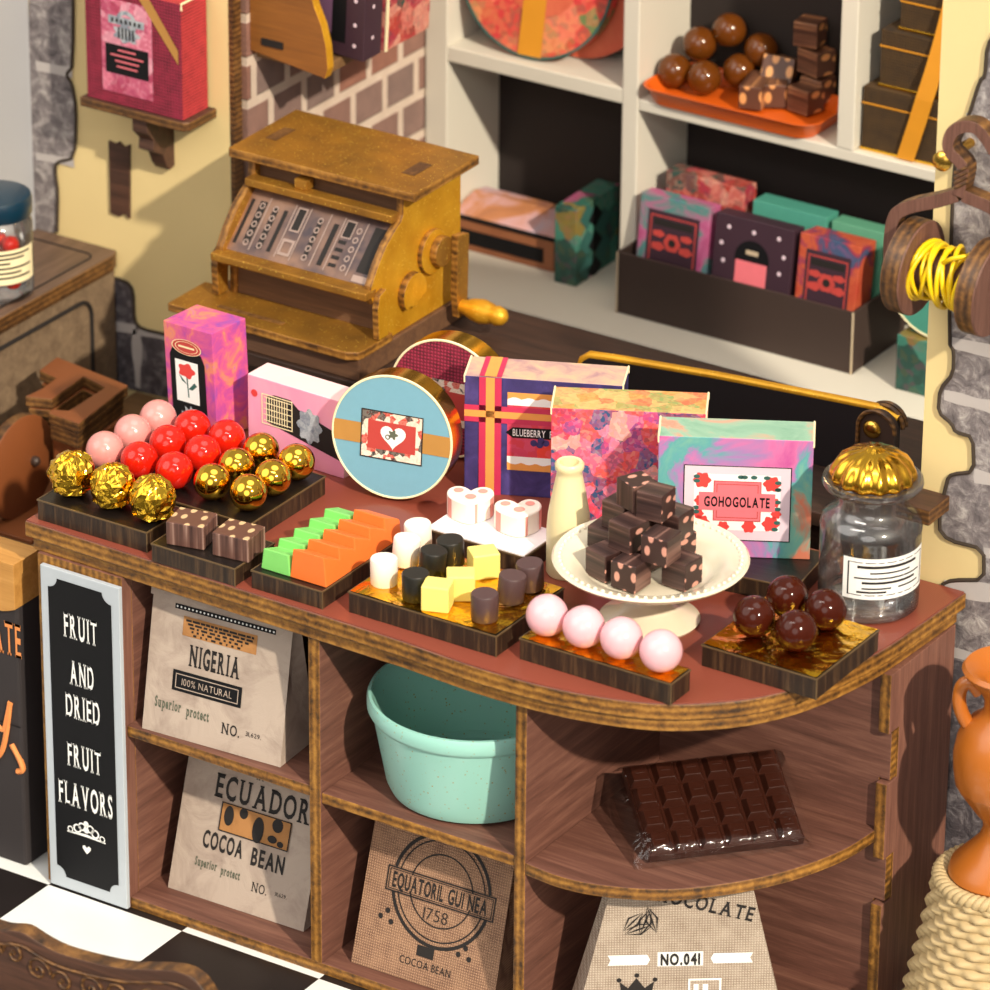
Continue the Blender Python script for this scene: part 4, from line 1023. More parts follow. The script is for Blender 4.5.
for x, nm in ((-.212, 'left_side'), (.262, 'right_side')):
    m = MB(); m.prism(prof, 'x', x-.012, x+.012, 0, 1); m.build('side_panel', [(rg if x > 0 else rb)[0], K['plyx']], R, .003)  # sunlight is put into the colour: brighter gold on the right side
m = MB(); m.box(-.203, .252, .0, .24, .062, .43); m.build('inner_body', K['reg_dark'], R)
m = MB(); m.box(-.203, .25, -.11, .0, .086, .215); m.build('front_board', K['reg_dark'], R)
m = MB(); m.box(-.222, .276, -.205, -.155, .208, .230); m.build('key_ledge', rb, R, .004)
kfr = frame((.024, -.158, .232), (1, 0, 0), (0, .135, .128))
kfr = kfr @ Matrix.Diagonal((.862, .95, 1, 1))
m = MB(); prect(m, kfr, -.262, .262, -.01, .20, 0); vs = [kfr @ V(p) for p in ((-.262,-.01,-.012),(.262,-.01,-.012),(.262,.20,-.012),(-.262,.20,-.012))]
m.add([kfr @ V(p) for p in ((-.262,-.01,0),(.262,-.01,0),(.262,.20,0),(-.262,.20,0))]+vs, [(0,1,5,4),(1,2,6,5),(2,3,7,6),(3,0,4,7),(7,6,5,4)])
kp = m.build('key_panel', K['key_panel'], R)
m = MB()
for (u, v0, v1, w) in ((-.245,.02,.16,.012),(-.205,.03,.16,.026),(-.155,.02,.15,.02),(-.118,.02,.15,.014),(-.062,.10,.165,.028),(.012,.03,.15,.016),(.07,.02,.15,.018),(.118,.12,.165,.03),(.23,.03,.17,.055)): prect(m, kfr, u-w/2, u+w/2, v0, v1, .001)
for k in range(4): prect(m, kfr, .10, .128, .025+.024*k, .036+.024*k, .001)
m.build('key_slots', K['ink'], kp)
m = MB()
for u in (-.155, .012, .155, -.205):
    for k in range(5): ring(m, kfr, u, .03+.029*k, .006, .010, 14, up=.002)
for u in (-.185, -.09, -.035, .04, .092, .175): prect(m, kfr, u-.002, u+.002, .01, .175, .0016)
pframe(m, kfr, -.085, -.04, .02, .07, .008, .002); pframe(m, kfr, -.08, -.044, .095, .17, .005, .002); pframe(m, kfr, .1, .137, .115, .17, .004, .002); prect(m, kfr, .2, .258, .0, .02, .002)
m.build('key_buttons', plain('pale_key_print', '#a08a80', .45, .2), kp)
m = MB(); m.box(-.21, .26, -.060, -.02, .374, .396); m.build('upper_ledge', rb, R, .003)
m = MB(); m.box(-.06, -.02, -.045, -.01, .396, .424); m.build('indicator_tab', K['reg'], R, .003)
m = MB(); m.prism([(-.268,-.05),(.318,-.04),(.315,.275),(-.275,.275)], 'z', .44, .466, 0, 1); m.build('roof_board', rb, R, .003)
m = MB(); m.box(-.225, -.19, .06, .15, .4655, .4672); m.box(.21, .25, .06, .15, .4655, .4672); m.build('roof_slot', K['ply2'], R)
def cplate(cy, cz, r, x0, x1, notch=False):
    pts = []
    for k in range(32):
        a = 2*PI*k/32; rr = r
        if notch and -1.2 < a-5.2 < .5: rr = r*.72
        pts.append((cy+rr*math.cos(a), cz+rr*math.sin(a)))
    m = MB(); m.prism(pts, 'x', x0, x1, 0, 1); return m
cplate(.0, .165, .055, .274, .296, True).build('round_plate', rg, R, .003)
cplate(.10, .245, .062, .274, .290).build('round_plate', rg, R, .003)
cplate(.115, .245, .042, .290, .312).build('crank_hub', rb, R, .003)
m = MB(); m.prism([(.145,.285),(.20,.275),(.195,.10),(.185,.045),(.15,.045),(.14,.12)], 'x', .312, .334, 0, 1); m.build('crank_arm', rb, R, .003)
m = MB(); m.lathe([(0,0),(.018,0),(.02,.02),(.03,.045),(.034,.075),(.028,.10),(.024,.112),(.028,.12),(.022,.14),(.01,.15),(0,.152)], 20, (0,0,0), 0, Matrix.Translation((.325,.165,.075)) @ Matrix.Rotation(PI/2, 4, 'Y')); m.build('crank_handle', K['reg_gold_sunlit'], R, smooth=50)
m = MB(); m.prism([(-.17,.09),(-.125,.09),(-.12,.20),(-.135,.225),(-.165,.215),(-.175,.18)], 'x', .274, .294, 0, 1); m.build('scroll_bracket', rg, R, .003)
m = MB(); m.prism([(-.165,.09),(-.12,.09),(-.115,.20),(-.135,.225),(-.16,.215),(-.17,.18)], 'x', -.246, -.224, 0, 1); m.build('scroll_bracket', rb, R, .003)
# black hinged flap with a gold top edge
t = thing('counter_flap', 'black hinged flap with gold top edge standing behind the boxes', 'flap', (-.12, .585, .950), math.radians(1))
m = MB(); pts = [(0, 0), (.925, 0), (.925, .18), (.87, .196), (.76, .190), (.40, .168), (.10, .142), (.03, .134), (.006, .115), (0, .09)]
m.prism(pts, 'y', 0, .022, 0); m.build('flap_board', K['vinyl'], t, .002)
m = MB(); e = pts[2:]; top = [(x, z) for x, z in e]; 
m.tube([(x, .011, z+.001) for x, z in top], .0125, 8); m.build('gold_edge', K['reg_gold_sunlit'], t, smooth=60)
m = MB(); m.prism([(.885+.05*math.cos(PI*k/16), .155+.05*math.sin(PI*k/16)) for k in range(17)]+[(.83, 0), (.94, 0)], 'y', -.03, -.004); h = m.build('hinge_plate', K['leather'], t, .003)
m = MB()
for y in (-.032, .012, .03): m.tube([(.885+.052*math.cos(PI*k/16), y, .155+.052*math.sin(PI*k/16)) for k in range(17)]+[(.833, y, .01)], .006, 6)
m.build('hinge_strap', K['ply2'], h, smooth=60)
m = MB(); m.lathe([(0, .012), (.012, .011), (.022, .006), (.025, 0)], 24, (0, 0, 0), 0, Matrix.Translation((.872, -.0305, .155)) @ Matrix.Rotation(PI/2, 4, 'X')); m.build('brass_rivet', K['brass'], h, smooth=60)['label'] = 'brass rivet'
o = MB().box(1.085, 1.176, .085, .189, 1.15, 1.19, (0,0,1,1,1,1)).build('wall_ledge', [K['plank'], K['ply2']], None, .002); tag(o, 'small brown wooden ledge on the right wall behind the glass jar', 'ledge')

# ------------------------------------------------------------------ left side
t = thing('side_cabinet', 'grey-brown wooden cabinet with inset side panel under the blue-lidded jar', 'cabinet', (-1.955, .30, ZF))
z0 = .87-ZF
m = MB(); m.prism([(-.14,-.6),(.155,-.6),(.155,.53),(.14,.565),(-.14,.565)], 'z', z0-.05, z0, 0, 1); m.build('cabinet_top', [K['plank_y'], K['ply2']], t, .005)
m = MB(); m.box(-.13, .14, -.57, .555, 0, z0-.05); m.build('cabinet_body', K['cab'], t, .004)
def rrect(a0, a1, b0, b1, r, n=5):
    pts = []
    for (cx, cy, s) in ((a1-r, b0+r, -PI/2), (a1-r, b1-r, 0), (a0+r, b1-r, PI/2), (a0+r, b0+r, PI)):
        pts += [(cx+r*math.cos(s+PI/2*k/n), cy+r*math.sin(s+PI/2*k/n)) for k in range(n+1)]
    return pts
m = MB(); m.tube([(.141, y, z) for y, z in rrect(-.5, .44, .12, z0-.10, .05)], .007, 6, closed=True); m.build('panel_groove', K['ink'], t, smooth=60)
m = MB(); m.tube([(x, y, z0+.0005) for x, y in rrect(-.12, .115, -.55, .50, .03)], .003, 5, closed=True); m.build('top_groove', K['ink'], t)
J2 = thing('glass_jar', 'glass jar with dark teal lid on the grey-brown cabinet', 'jar', (-1.905, .445, .8705))
m = MB(); m.lathe([(0,0),(.085,0),(.097,.01),(.099,.03),(.099,.215),(.092,.23),(.085,.235),(.085,.262)], 48); m.build('jar_glass', K['clear'], J2, smooth=60)
m = MB(); m.lathe([(0,.240),(.096,.240),(.1,.245),(.1,.285),(.096,.296),(.085,.300),(0,.299)], 48); m.build('lid', K['teal_lid'], J2, smooth=40)['label'] = 'dark teal lid'
m = MB(); curved_label(m, .0998, -1.9, .35, .065, .165, 16); m.build('paper_label', K['paper_edge'], J2, smooth=60)
m = MB()
for (f0, f1, z) in ((.1,.9,.150),(.15,.8,.138),(.1,.6,.124),(.2,.92,.110),(.12,.75,.096),(.2,.9,.082)): curved_label(m, .1003, -1.9+2.25*f0, -1.9+2.25*f1, z, z+.006, 12)
m.build('label_print', K['ink'], J2)
cand = None
for k, (a, b, z) in enumerate(((.0,.0,.052),(.05,.0,.052),(-.048,.01,.052),(.015,-.052,.055),(.01,.052,.055),(.03,-.02,.10),(-.03,-.02,.10),(.0,.035,.10),(.03,.02,.148),(-.02,.03,.148),(.01,-.04,.148))):
    if cand is None:
        mm = MB(); mm.sphere((0,0,0), .0245, 20, 12); o = cand = mm.build('candy_drop', K['red_ball'], None, smooth=180)
    else: o = cand.copy(); COL.objects.link(o)
    o.location = (-1.905+a, .445+b, .8705+z-.003); tag(o, 'red candy inside the jar with the dark teal lid', 'candy', 'red candies in the blue-lidded jar')
# wall bracket and red box
t = thing('wall_bracket', 'small brown wall bracket shelf under the red woven box', 'shelf', (-1.64, .87, 1.345))
m = MB(); m.prism([(-.185,-.14),(.16,-.14),(.175,-.125),(.175,0),(-.185,0)], 'z', 0, .027, 0, 1); m.build('bracket_board', [K['plank'], K['ply2']], t, .003)
m = MB(); m.prism([(0,0),(0,-.175),(-.025,-.18),(-.04,-.16),(-.055,-.125),(-.10,-.10),(-.095,-.07),(-.125,-.04),(-.125,0)], 'x', -.02, .03); m.build('corbel', K['plank'], t, .002)
t, fr = carton('gift_box', 'red woven box with tan corner ribbon on the small wall bracket', (-1.808, .742, 1.3725), 0, .322, .118, .335, K['crimson'], K['crimson_s'], K['crimson'])
for o in kids(t):
    if o.name.startswith('box_body'): o.data.materials[2] = K['crimson_s']
m = MB(); prect(m, fr, .055, .225, .035, .305, .001); m.build('marbled_card', floral('marbled_pink', ['#c05a78', '#e0a0b0', '#a83a58', '#d87890', '#b04868'], 22), t)
m = MB(); prect(m, fr, .068, .212, .09, .175, .0016); m.build('black_label', K['black'], t)
m = MB()
for k, (a, b) in enumerate(((.11,.17),(.085,.195),(.10,.18),(.105,.175))): prect(m, fr, a, b, .158-.016*k, .163-.016*k, .002)
m.build('label_print', K['salmon'], t)
m = MB(); ring(m, fr, .14, .245, .022, .034, 24, 0, PI, .0018); prect(m, fr, .08, .20, .235, .258, .0022); blob(m, fr, .14, .212, .032, 24, .002, 0, 7, .2, 1.3, .8); m.build('badge', K['silver'], t)
m = MB()
for k in range(7): prect(m, fr, .09+.015*k, .098+.015*k, .24, .252, .0026)
for k in range(5): prect(m, fr, .112+.012*k, .118+.012*k, .195, .228, .0026)
m.build('badge_print', K['ink'], t)
m = MB(); ppoly(m, fr, [(.175, .335), (.215, .335), (.312, .20), (.312, .16)], .0022); m.build('tan_ribbon', K['tan'], t)
# grinder
t = thing('cocoa_grinder', 'brown cocoa grinder with round drum and hooked top plate left of the counter', 'grinder', (-1.5, .2, .4535))
G = [(-1.682,.408),(-1.411,.366),(-1.375,.097),(-1.483,.106),(-1.489,.13),(-1.448,.15),(-1.455,.321),(-1.545,.346),(-1.537,.274),(-1.528,.181),(-1.599,.156),(-1.592,.222),(-1.601,.296),(-1.669,.31)]
G = [(x+1.5, y-.2) for x, y in G]
m = MB(); m.prism(G[::-1], 'z', .265, .296, 0, 1); m.build('top_plate', [K['grinder'], K['ply2']], t, .003)
m = MB(); m.prism([(a*.93, b*.93) for a, b in G[::-1]], 'z', .215, .262, 0, 1); m.build('lower_plate', [K['grinder'], K['ply2']], t, .003)
m = MB(); m.box(.0, .10, -.06, .14, 0, .214); m.build('housing', K['grinder'], t, .006)
R90 = Matrix.Rotation(PI/2, 4, 'Y')
m = MB(); m.lathe([(0,0),(.142,0),(.145,.004),(.145,.03),(.140,.034),(0,.034)], 48, (0,0,0), 0, Matrix.Translation((-.06,-.155,.147)) @ R90)
for i, f in enumerate(m.f):
    xs_ = [m.v[k].x for k in f]
    if max(xs_)-min(xs_) > .02: m.mi[i] = 1
m.build('drum', [K['grinder'], K['ply2']], t, smooth=40)
m = MB(); m.lathe([(0,0),(.014,0),(.014,.012),(.008,.018),(0,.018)], 14, (0,0,0), 0, Matrix.Translation((-.026,-.11,.15)) @ R90); m.build('bolt', K['leather'], t, smooth=40)
m = MB(); m.box(-.12, .09, -.28, .16, 0, .012); m.build('base_plate', K['grinder'], t, .002)
# black paper sack
t = thing('paper_sack', 'black paper sack with orange script and tan folded top beside the sign', 'bag', (-1.195, -.738, ZF))
m = MB(); m.box(-.25, .25, 0, .20, .0, .755); m.build('sack_body', plain('black_paper', '#2b2526', .8, 0, .12, 9, .1), t, .008)
fr = frame((0, -.001, 0), (1, 0, 0), (0, 0, 1))
m = MB()
pts = [(-.255, .75)]+[(-.255+.507*k/24, .748+.012*math.sin(k*.8)-.006*(k/24)) for k in range(25)]+[(.252, .872), (-.255, .872)]
m.prism(pts, 'y', -.012, .10); m.build('folded_top', wood('tan_kraft_top', '#a87434', '#bd8844', '#cf9c58', 'x', .6), t, .004)
m = MB(); text(m, 'CHOCOLATE', fr, .185-.069, .655, .092, .29, True, .02, up=.002)
for pts in (((.13,.46),(.145,.40),(.175,.385),(.185,.41),(.20,.47)), ((.20,.47),(.185,.38),(.165,.315),(.13,.285),(.10,.29)), ((.20,.35),(.225,.31),(.232,.285),(.215,.275))):
    c = catmull(list(pts), 6)
    m.tube([(x+.018, -.001, z) for x, z in c], .008, 6)
m.build('orange_lettering', plain('orange_print', '#e08a4a', .6), t)
m = MB(); prect(m, fr, -.249, .249, .405, .408, .0012); m.build('crease', K['black'], t)
# carved chair
t = thing('carved_chair', 'dark carved wooden chair back with scrolls in the foreground', 'chair', (0, -1.75, ZF))
zz = [(-.60,.40),(-.42,.45),(-.30,.475),(-.229,.480),(-.171,.494),(-.12,.482),(-.06,.474),(.029,.480),(.12,.493),(.18,.510),(.228,.525),(.27,.535),(.31,.534),(.345,.512),(.37,.46),(.38,.30)]
P_ = [(x, z-ZF) for x, z in catmull(zz, 4)]
m = MB(); m.prism(P_+[(-.60, .30)], 'y', 0, .045, 0, 1); cb_ = m.build('chair_back', [K['plank'], K['ply2']], t, .004)
m = MB(); m.tube([(x*.97, -.002, z-.035) for x, z in P_[:-4]], .004, 6)
def spiral(cx, cz, r, turns, s): return [(cx+s*r*(1-k/40)*math.cos(turns*2*PI*k/40), -.002, cz+r*(1-k/40)*math.sin(turns*2*PI*k/40)) for k in range(40)]
for a in ((-.26,.45,.035,1.6,1), (-.19,.46,.03,1.5,-1), (-.12,.44,.035,1.6,1), (-.05,.43,.03,1.4,-1), (.03,.44,.035,1.5,1), (.11,.45,.03,1.5,-1), (.2,.46,.04,1.6,1)): m.tube(spiral(a[0], a[1]-ZF-.03, *a[2:]), .004, 5)
m.build('carved_scrolls', K['ply2'], t)
m = MB(); m.box(-.55, .33, .045-.5, .04, .20-.04, .20); m.build('seat', K['plank'], t, .004)
for x in (-.53, .31):
    for y in (-.42, .02): MB().box(x-.02, x+.02, y-.02, y+.02, 0, .17 if y < 0 else .4).build('leg', K['plank'], t, .003)

# ------------------------------------------------------------------ white shelf unit in the alcove
SY = 1.80; SB = 2.08
t = thing('shelf_unit', 'white painted compartment shelf unit with dark backing in the alcove', 'shelf', (0, 0, 0))
def wb(name, *a): m = MB(); m.box(*a); return m.build(name, K['white_paint'], t, .004)
wb('upright', -1.40, -1.325, SY, SB, .65, 2.3); wb('upright', -.74, -.688, SY, SB, .65, 2.3); wb('upright', -.053, 0, SY, SB, 1.262, 2.3); wb('upright', .60, .65, SY, SB, .65, 2.3)
m = MB(); m.box(-1.40, .65, 1.555, SB, .60, .65); m.build('bottom_board', K['white_paint'], t, .004)
for x0, x1, z0, z1 in ((-1.325, -.74, 1.236, 1.282), (-.688, .60, 1.228, 1.262)): wb('mid_board', x0, x1, SY+.002, SB, z0, z1)
for x0, x1 in ((-1.325, -.74), (-.688, -.053), (0, .60)): wb('top_board', x0, x1, SY+.002, SB, 2.0, 2.035)
m = MB(); m.box(-1.40, .65, SB, SB+.02, .60, 2.3); m.build('backing', K['dark_back'], t)
m = MB(); m.box(-1.40, .65, 1.66, SB+.02, ZF, .60); m.build('plinth', K['dark_back'], t)
# copper chest
t = thing('chest_box', 'copper box with dark bands and painted lid in the lower left compartment', 'box', (-1.315, 1.835, .6505))
m = MB(); m.box(0, .335, 0, .20, 0, .098); m.build('box_body', K['choc_chest'], t, .003)
m = MB(); m.box(.0, .30, -.003, .0, .022, .066); m.build('dark_band', K['black'], t)
m = MB(); m.prism([(0,.098),(0,.108),(.05,.135),(.10,.145),(.16,.135),(.2,.108),(.2,.098)], 'x', -.004, .339); m.build('painted_lid', K['chest_top'], t, .003)
m = MB(); m.box(-.005, .34, -.006, .206, .096, .108); m.build('lid_rim', K['black'], t, .003)
t, fr = carton('patterned_box', 'green and pink harlequin box standing beside the copper box', (-.945, 1.782, .6505), .03, .072, .24, .235, K['teal_box'], K['teal_box'], K['teal_box'], None, False)
m = MB(); fr2 = frame((.0725, 0, 0), (0, 1, 0), (0, 0, 1))
for (a, b) in ((.06,.04),(.06,.12),(.06,.20),(.15,.08),(.15,.16)): ppoly(m, fr2, [(a-.045, b), (a, b-.045), (a+.045, b), (a, b+.035)], .001)
m.build('diamond_print', K['leaf'], t)
m = MB()
for (a, b) in ((.105,.02),(.105,.10),(.105,.18)): ppoly(m, fr2, [(a-.04, b), (a, b-.03), (a+.04, b), (a, b+.04)], .0014)
m.build('black_print', K['black'], t)
# dark display carton with packets
t = thing('display_carton', 'long open dark brown carton holding chocolate packets on the bottom shelf board', 'carton', (-.687, 1.700, .6505))
W_, D_, h_ = .765, .30, .185
m = MB(); m.box(0, W_, 0, .008, 0, h_); m.build('front_wall', K['carton'], t, .001)
m = MB(); m.box(0, W_, D_-.008, D_, 0, h_); m.build('rear_wall', K['carton'], t, .001)
for x in (0, W_-.008): MB().box(x, x+.008, .008, D_-.008, 0, h_).build('end_wall', K['carton'], t, .001)
MB().box(.008, W_-.008, .008, D_-.008, 0, .008).build('carton_floor', K['carton'], t)
m = MB(); m.tube([(.003, -.001, .0), (.003, -.001, h_)], .0035, 5); m.tube([(W_-.003, -.001, .0), (W_-.003, -.001, h_)], .0035, 5); m.build('cut_edge', K['carton_edge'], t)
def packet(label, x, y, w, d, h, body, kind, tilt=-.12, tp=None, nm='chocolate_packet'):
    t, fr = carton(nm, label, (x, y, .660+d*math.sin(-tilt)), 0, w, d, h, body, tp or body, body, (tilt, 0, 0), False, 'packet')
    t['group'] = 'packets in the dark display carton'
    if kind == 'sq':
        m = MB(); prect(m, fr, w*.13, w*.87, h*.38, h*.88); m.build('dark_label', K['purple_pack'], t)
        m = MB(); pframe(m, fr, w*.17, w*.83, h*.42, h*.84, .004); blob(m, fr, w*.5, h*.62, .026, 24, .0014, 0, 6, .08); 
        for s in (.3, .7): blob(m, fr, w*s, h*.57, .022, 24, .0014, 0, 5, .1, 1, .55); blob(m, fr, w*s, h*.68, .020, 24, .0014, 0, 5, .1, 1, .5)
        m.build('red_motif', K['red_label'], t)
        m = MB(); disc(m, fr, w*.5, h*.62, .012, 14, .002); prect(m, fr, w*.22, w*.78, h*.75, h*.81, .0014); m.build('dark_motif', K['ink'], t)
        m = MB(); prect(m, fr, w*.28, w*.72, h*.30, h*.37, .001); m.build('pale_tag', K['carton_edge'], t)
    if kind == 'dots':
        m = MB()
        for (a, b) in ((.18,.9),(.5,.9),(.82,.9),(.1,.75),(.9,.75),(.14,.6),(.86,.6)): disc(m, fr, w*a, h*b, .0065, 10, .001)
        m.build('pale_dots', K['pale_label'], t)
        m = MB(); disc(m, fr, w*.5, h*.66, .055, 24, .001); m.build('dark_arch', K['black'], t)
        m = MB(); prect(m, fr, w*.3, w*.7, h*.36, h*.64, .0016); m.build('pink_label', K['salmon'], t)
        m = MB(); prect(m, fr, w*.42, w*.58, h*.70, h*.74, .0016); m.build('tan_tag', K['carton_edge'], t)
    return t
packet('pink and teal packet with dark square label in the dark carton', -.655, 1.735, .225, .06, .335, K['pack_pinkteal'], 'sq')
packet('dark purple packet with pale dots in the middle of the dark carton', -.41, 1.735, .25, .06, .332, K['purple_pack'], 'dots')
packet('orange-red packet with dark square label at the right in the dark carton', -.140, 1.735, .19, .09, .33, K['pack_orange'], 'sq')
packet('red flowered packet behind the pink and teal one', -.64, 1.865, .255, .07, .37, K['pack_red'], '', -.05)
packet('teal packet behind the dark purple dotted one', -.355, 1.865, .235, .07, .345, K['teal'], '', -.05)
packet('pale green packet behind the orange-red one', -.105, 1.87, .165, .06, .34, plain('pale_green_packet', '#5a9a7c', .6), '', -.05)
# round boxes on the upper left compartment
def round_box(label, x, y, z, r, th, mat, tilt, rz, rim):
    t = thing('round_box', label, 'box', (x, y, z), rot=(tilt, 0, rz))
    Rm = Matrix.Translation((0, th, r)) @ Matrix.Rotation(PI/2, 4, 'X')
    m = MB(); m.lathe([(0,0),(r,0),(r,th-.004),(r-.004,th),(0,th)], 64, (0,0,0), 0, Rm); m.build('box_body', mat, t, smooth=35)
    m = MB(); m.lathe([(r*.985,th-.004),(r*1.012,th-.004),(r*1.012,th+.003),(r*.985,th+.003)], 64, (0,0,0), 0, Rm, closed=True); m.build('rim', rim, t, smooth=35)
    return t, frame((0, -.0006, r), (1,0,0), (0,0,1))
t, fr = round_box('round flower-printed box with amber ribbon in the upper left compartment', -1.075, 1.84, 1.2905, .243, .05, K['round_floral'], -.15, .05, K['leaf'])
m = MB(); ppoly(m, fr, [(-.035,-.238),(.04,-.238),(.05,.238),(-.02,.238)], .004); m.build('amber_ribbon', K['amber'], t)
m = MB(); disc(m, fr, .02, .0, .12, 30, .002); m.build('coral_disc', K['round_red'], t)
round_box('round plain coral box behind the flower-printed round box', -.972, 1.925, 1.2905, .222, .05, K['round_red'], -.15, .0, K['round_red'])
# orange tray with chocolates
t = thing('orange_tray', 'orange plastic tray of chocolate balls and nougat in the upper middle compartment', 'tray', (-.395, 1.895, 1.2625))
def rr(w, d, r): return rrect(-w, w, -d, d, r, 5)
m = MB(); rings = [rr(.255,.105,.05), rr(.275,.12,.055), rr(.285,.13,.06), rr(.275,.12,.055), rr(.25,.10,.05)]; zs_ = [0,.045,.052,.052,.012]
vs = [(x, y, z) for R_, z in zip(rings, zs_) for x, y in R_]; n = len(rings[0])
fs = [(i*n+k, i*n+(k+1) % n, (i+1)*n+(k+1) % n, (i+1)*n+k) for i in range(4) for k in range(n)]+[list(range(n))[::-1], list(range(4*n, 5*n))]
m.add(vs, fs); m.build('tray_body', K['orange_tray'], t, .004, smooth=40)
p0 = None
for i, (p, lb) in enumerate((((-.634,1.905,1.326),'at the front left of the orange tray'),((-.537,1.905,1.326),'at the front of the orange tray, beside the long nougat'),((-.596,1.975,1.392),'stacked upper left on the orange tray'),((-.528,2.022,1.432),'topmost at the back of the orange tray'),((-.470,1.985,1.335),'behind the long nougat on the orange tray'),((-.425,2.024,1.395),'at the back right of the ball pile on the orange tray'))):
    p = V(p)
    m = MB(); m.sphere((0,0,0), .0485, 32, 18)
    o = (m.build('chocolate_ball', K['choc_ball2'], None, smooth=180) if p0 is None else p0.copy())
    if p0 is None: p0 = o
    else: COL.objects.link(o)
    o.location = p; tag(o, 'brown glossy chocolate ball '+lb, 'chocolate ball', 'chocolate balls on the orange tray')
for i, ((px, py), z, sz, rot, lb) in enumerate((((747,72),.035,(.033,.034,.065),(1.5708,0,.25),'long striped nougat piece lying beside the chocolate balls on the orange tray'),
    ((787,66),.07,(.045,.045,.042),(1.25,.1,.3),'spotted nougat cube in the upper middle of the orange tray'),
    ((772,92),.033,(.032,.034,.03),(1.5708,0,.5),'small nougat piece at the front of the orange tray'),
    ((802,97),.036,(.036,.036,.038),(0,1.5708,-.2),'nougat cube at the front right of the orange tray'),
    ((820,83),.05,(.036,.036,.036),(0,1.5708,-.1),'nougat cube at the right edge of the orange tray'),
    ((818,58),.13,(.036,.036,.04),(0,1.5708,-.3),'nougat cube in the upper right pile of the orange tray'),
    ((814,28),.21,(.036,.036,.036),(0,1.5708,.1),'topmost nougat cube at the back of the orange tray'))):
    p = atz(px, py, 1.281+z) if i else V((-.392, 1.925, 1.3165)); p.y = min(p.y, 2.005); p.x += .012 if z < .06 else .004
    m = MB(); m.box(-sz[0], sz[0], -sz[1], sz[1], -sz[2], sz[2], (0, 0, 1, 1, 1, 1)); o = m.build('nougat_piece', [K['nougat3'], K['nougat3_s']], None, .003); o.location = p; o.rotation_euler = rot
    tag(o, lb, 'nougat', 'nougat pieces on the orange tray')
# dark gift boxes
for i, (x0, x1, y0, z0, h, lb) in enumerate(((.008, .40, 1.83, 1.2625, .185, 'lowest dark gold-woven gift box of the stack by the cream wall'), (.045, .38, 1.85, 1.449, .165, 'middle dark gold-woven gift box of the stack'), (.09, .36, 1.87, 1.6155, .13, 'topmost dark gold-woven gift box of the stack'))):
    t = thing('gift_box', lb, 'box', (x0, y0, z0), 0, 'dark gift boxes by the cream wall')
    m = MB(); m.box(0, x1-x0, 0, .20, .006, h); m.build('box_body', K['giftbox'], t, .003)
    m = MB(); m.box(-.003, x1-x0+.003, -.003, .203, 0, .008); m.build('gold_edge', K['gold'], t, .001)
    m = MB(); m.box(-.002, x1-x0+.002, -.002, .202, h-.05, h-.046); m.build('lid_line', K['amber'], t)
m = MB(); pts = []
for k in range(25):
    s = k/24; pts.append((.150+.105*s+.012*math.sin(s*3), 1.822+.040*max(0, (s-.37)/.63), 1.266+.49*s))
w_ = .026; fr_ = [V((x+q, y-e, z)) for x, y, z in pts for q, e in ((-w_, 0), (w_, 0), (w_, .004), (-w_, .004))]
m.add(fr_, [(4*k+a, 4*k+(a+1) % 4, 4*k+4+(a+1) % 4, 4*k+4+a) for k in range(24) for a in range(4)]+[(0, 1, 2, 3), (96, 97, 98, 99)])
o = m.build('ribbon', K['amber'], None); tag(o, 'amber ribbon running down the stack of dark gift boxes', 'ribbon')
# teal round tin and little teal box by the right wall
t, fr = tin('round_tin', 'round teal tin with pale rim standing on the small teal box', (.315, 1.705, .820), -.1, -.05, .155, .06, K['teal'], plain('pale_rim', '#c8d0c4', .5))
t, fr = carton('patterned_box', 'small teal patterned box at the right end of the bottom shelf board', (.222, 1.685, .6508), .0, .20, .11, .163, K['teal_box'], K['teal_box'], None, None, False)
# wooden bin on the brick wall with packets
t = thing('wall_bin', 'brown wooden bin with curved gold-edged side on the brick wall', 'bin', (-1.4045, .945, 1.5))
m = MB(); B_ = [(0, .03), (.245, .0), (.255, .03), (.25, .09), (.235, .15), (.212, .20), (.195, .26), (.19, .32), (0, .32)]
m.prism(B_, 'y', 0, .03, 0, 1); m.build('bin_side', [wood('bin_brown', '#6e431c', '#85521f', '#9a6228', 'x', .7), K['reg_gold_sunlit']], t, .002)
m = MB(); m.prism(B_, 'y', .42, .45, 0, 1); m.build('bin_side', [K['bench'], K['ply']], t, .002)
m = MB(); m.box(0, .235, .03, .42, .0, .03); m.build('bin_floor', K['bench'], t, .002)
m = MB(); m.box(.04, .11, -.004, .0, .055, .075); m.build('slot_tenon', K['ink'], t)
t, fr = carton('chocolate_packet', 'dark purple packet with pale dots leaning in the wooden wall bin', (-1.370, 1.035, 1.546), 0, .275, .085, .33, K['purple_pack'], K['purple_pack'], K['purple_pack'], (0, .05, 0), False, 'packet')
m = MB(); prect(m, fr, .03, .17, .06, .30); m.build('lilac_label', plain('lilac_label', '#6a4a66', .6), t)
m = MB(); ppoly(m, fr, [(.17, .04), (.215, .04), (.215, .30), (.17, .30)], .0012); m.build('dark_label', K['black'], t)
m = MB()
for (a, b) in ((.245, .04), (.245, .10), (.245, .17), (.245, .24), (.06, .03), (.14, .03)): disc(m, fr, a, b, .006, 10, .001)
fr2 = frame((.2752, 0, 0), (0, 1, 0), (0, 0, 1))
for (a, b) in ((.04, .06), (.04, .15), (.04, .24)): disc(m, fr2, a, b, .006, 10, .001)
m.build('pale_dots', K['pale_label'], t)
t, fr = carton('chocolate_packet', 'red flowered packet leaning in the wooden wall bin', (-1.370, 1.135, 1.546), 0, .28, .215, .34, K['pack_red'], K['pack_red'], K['pack_red'], (0, .05, 0), False, 'packet')
m = MB(); m.box(.277, .283, -.001, .006, 0, .34); m.build('paper_edge', K['paper_edge'], t)

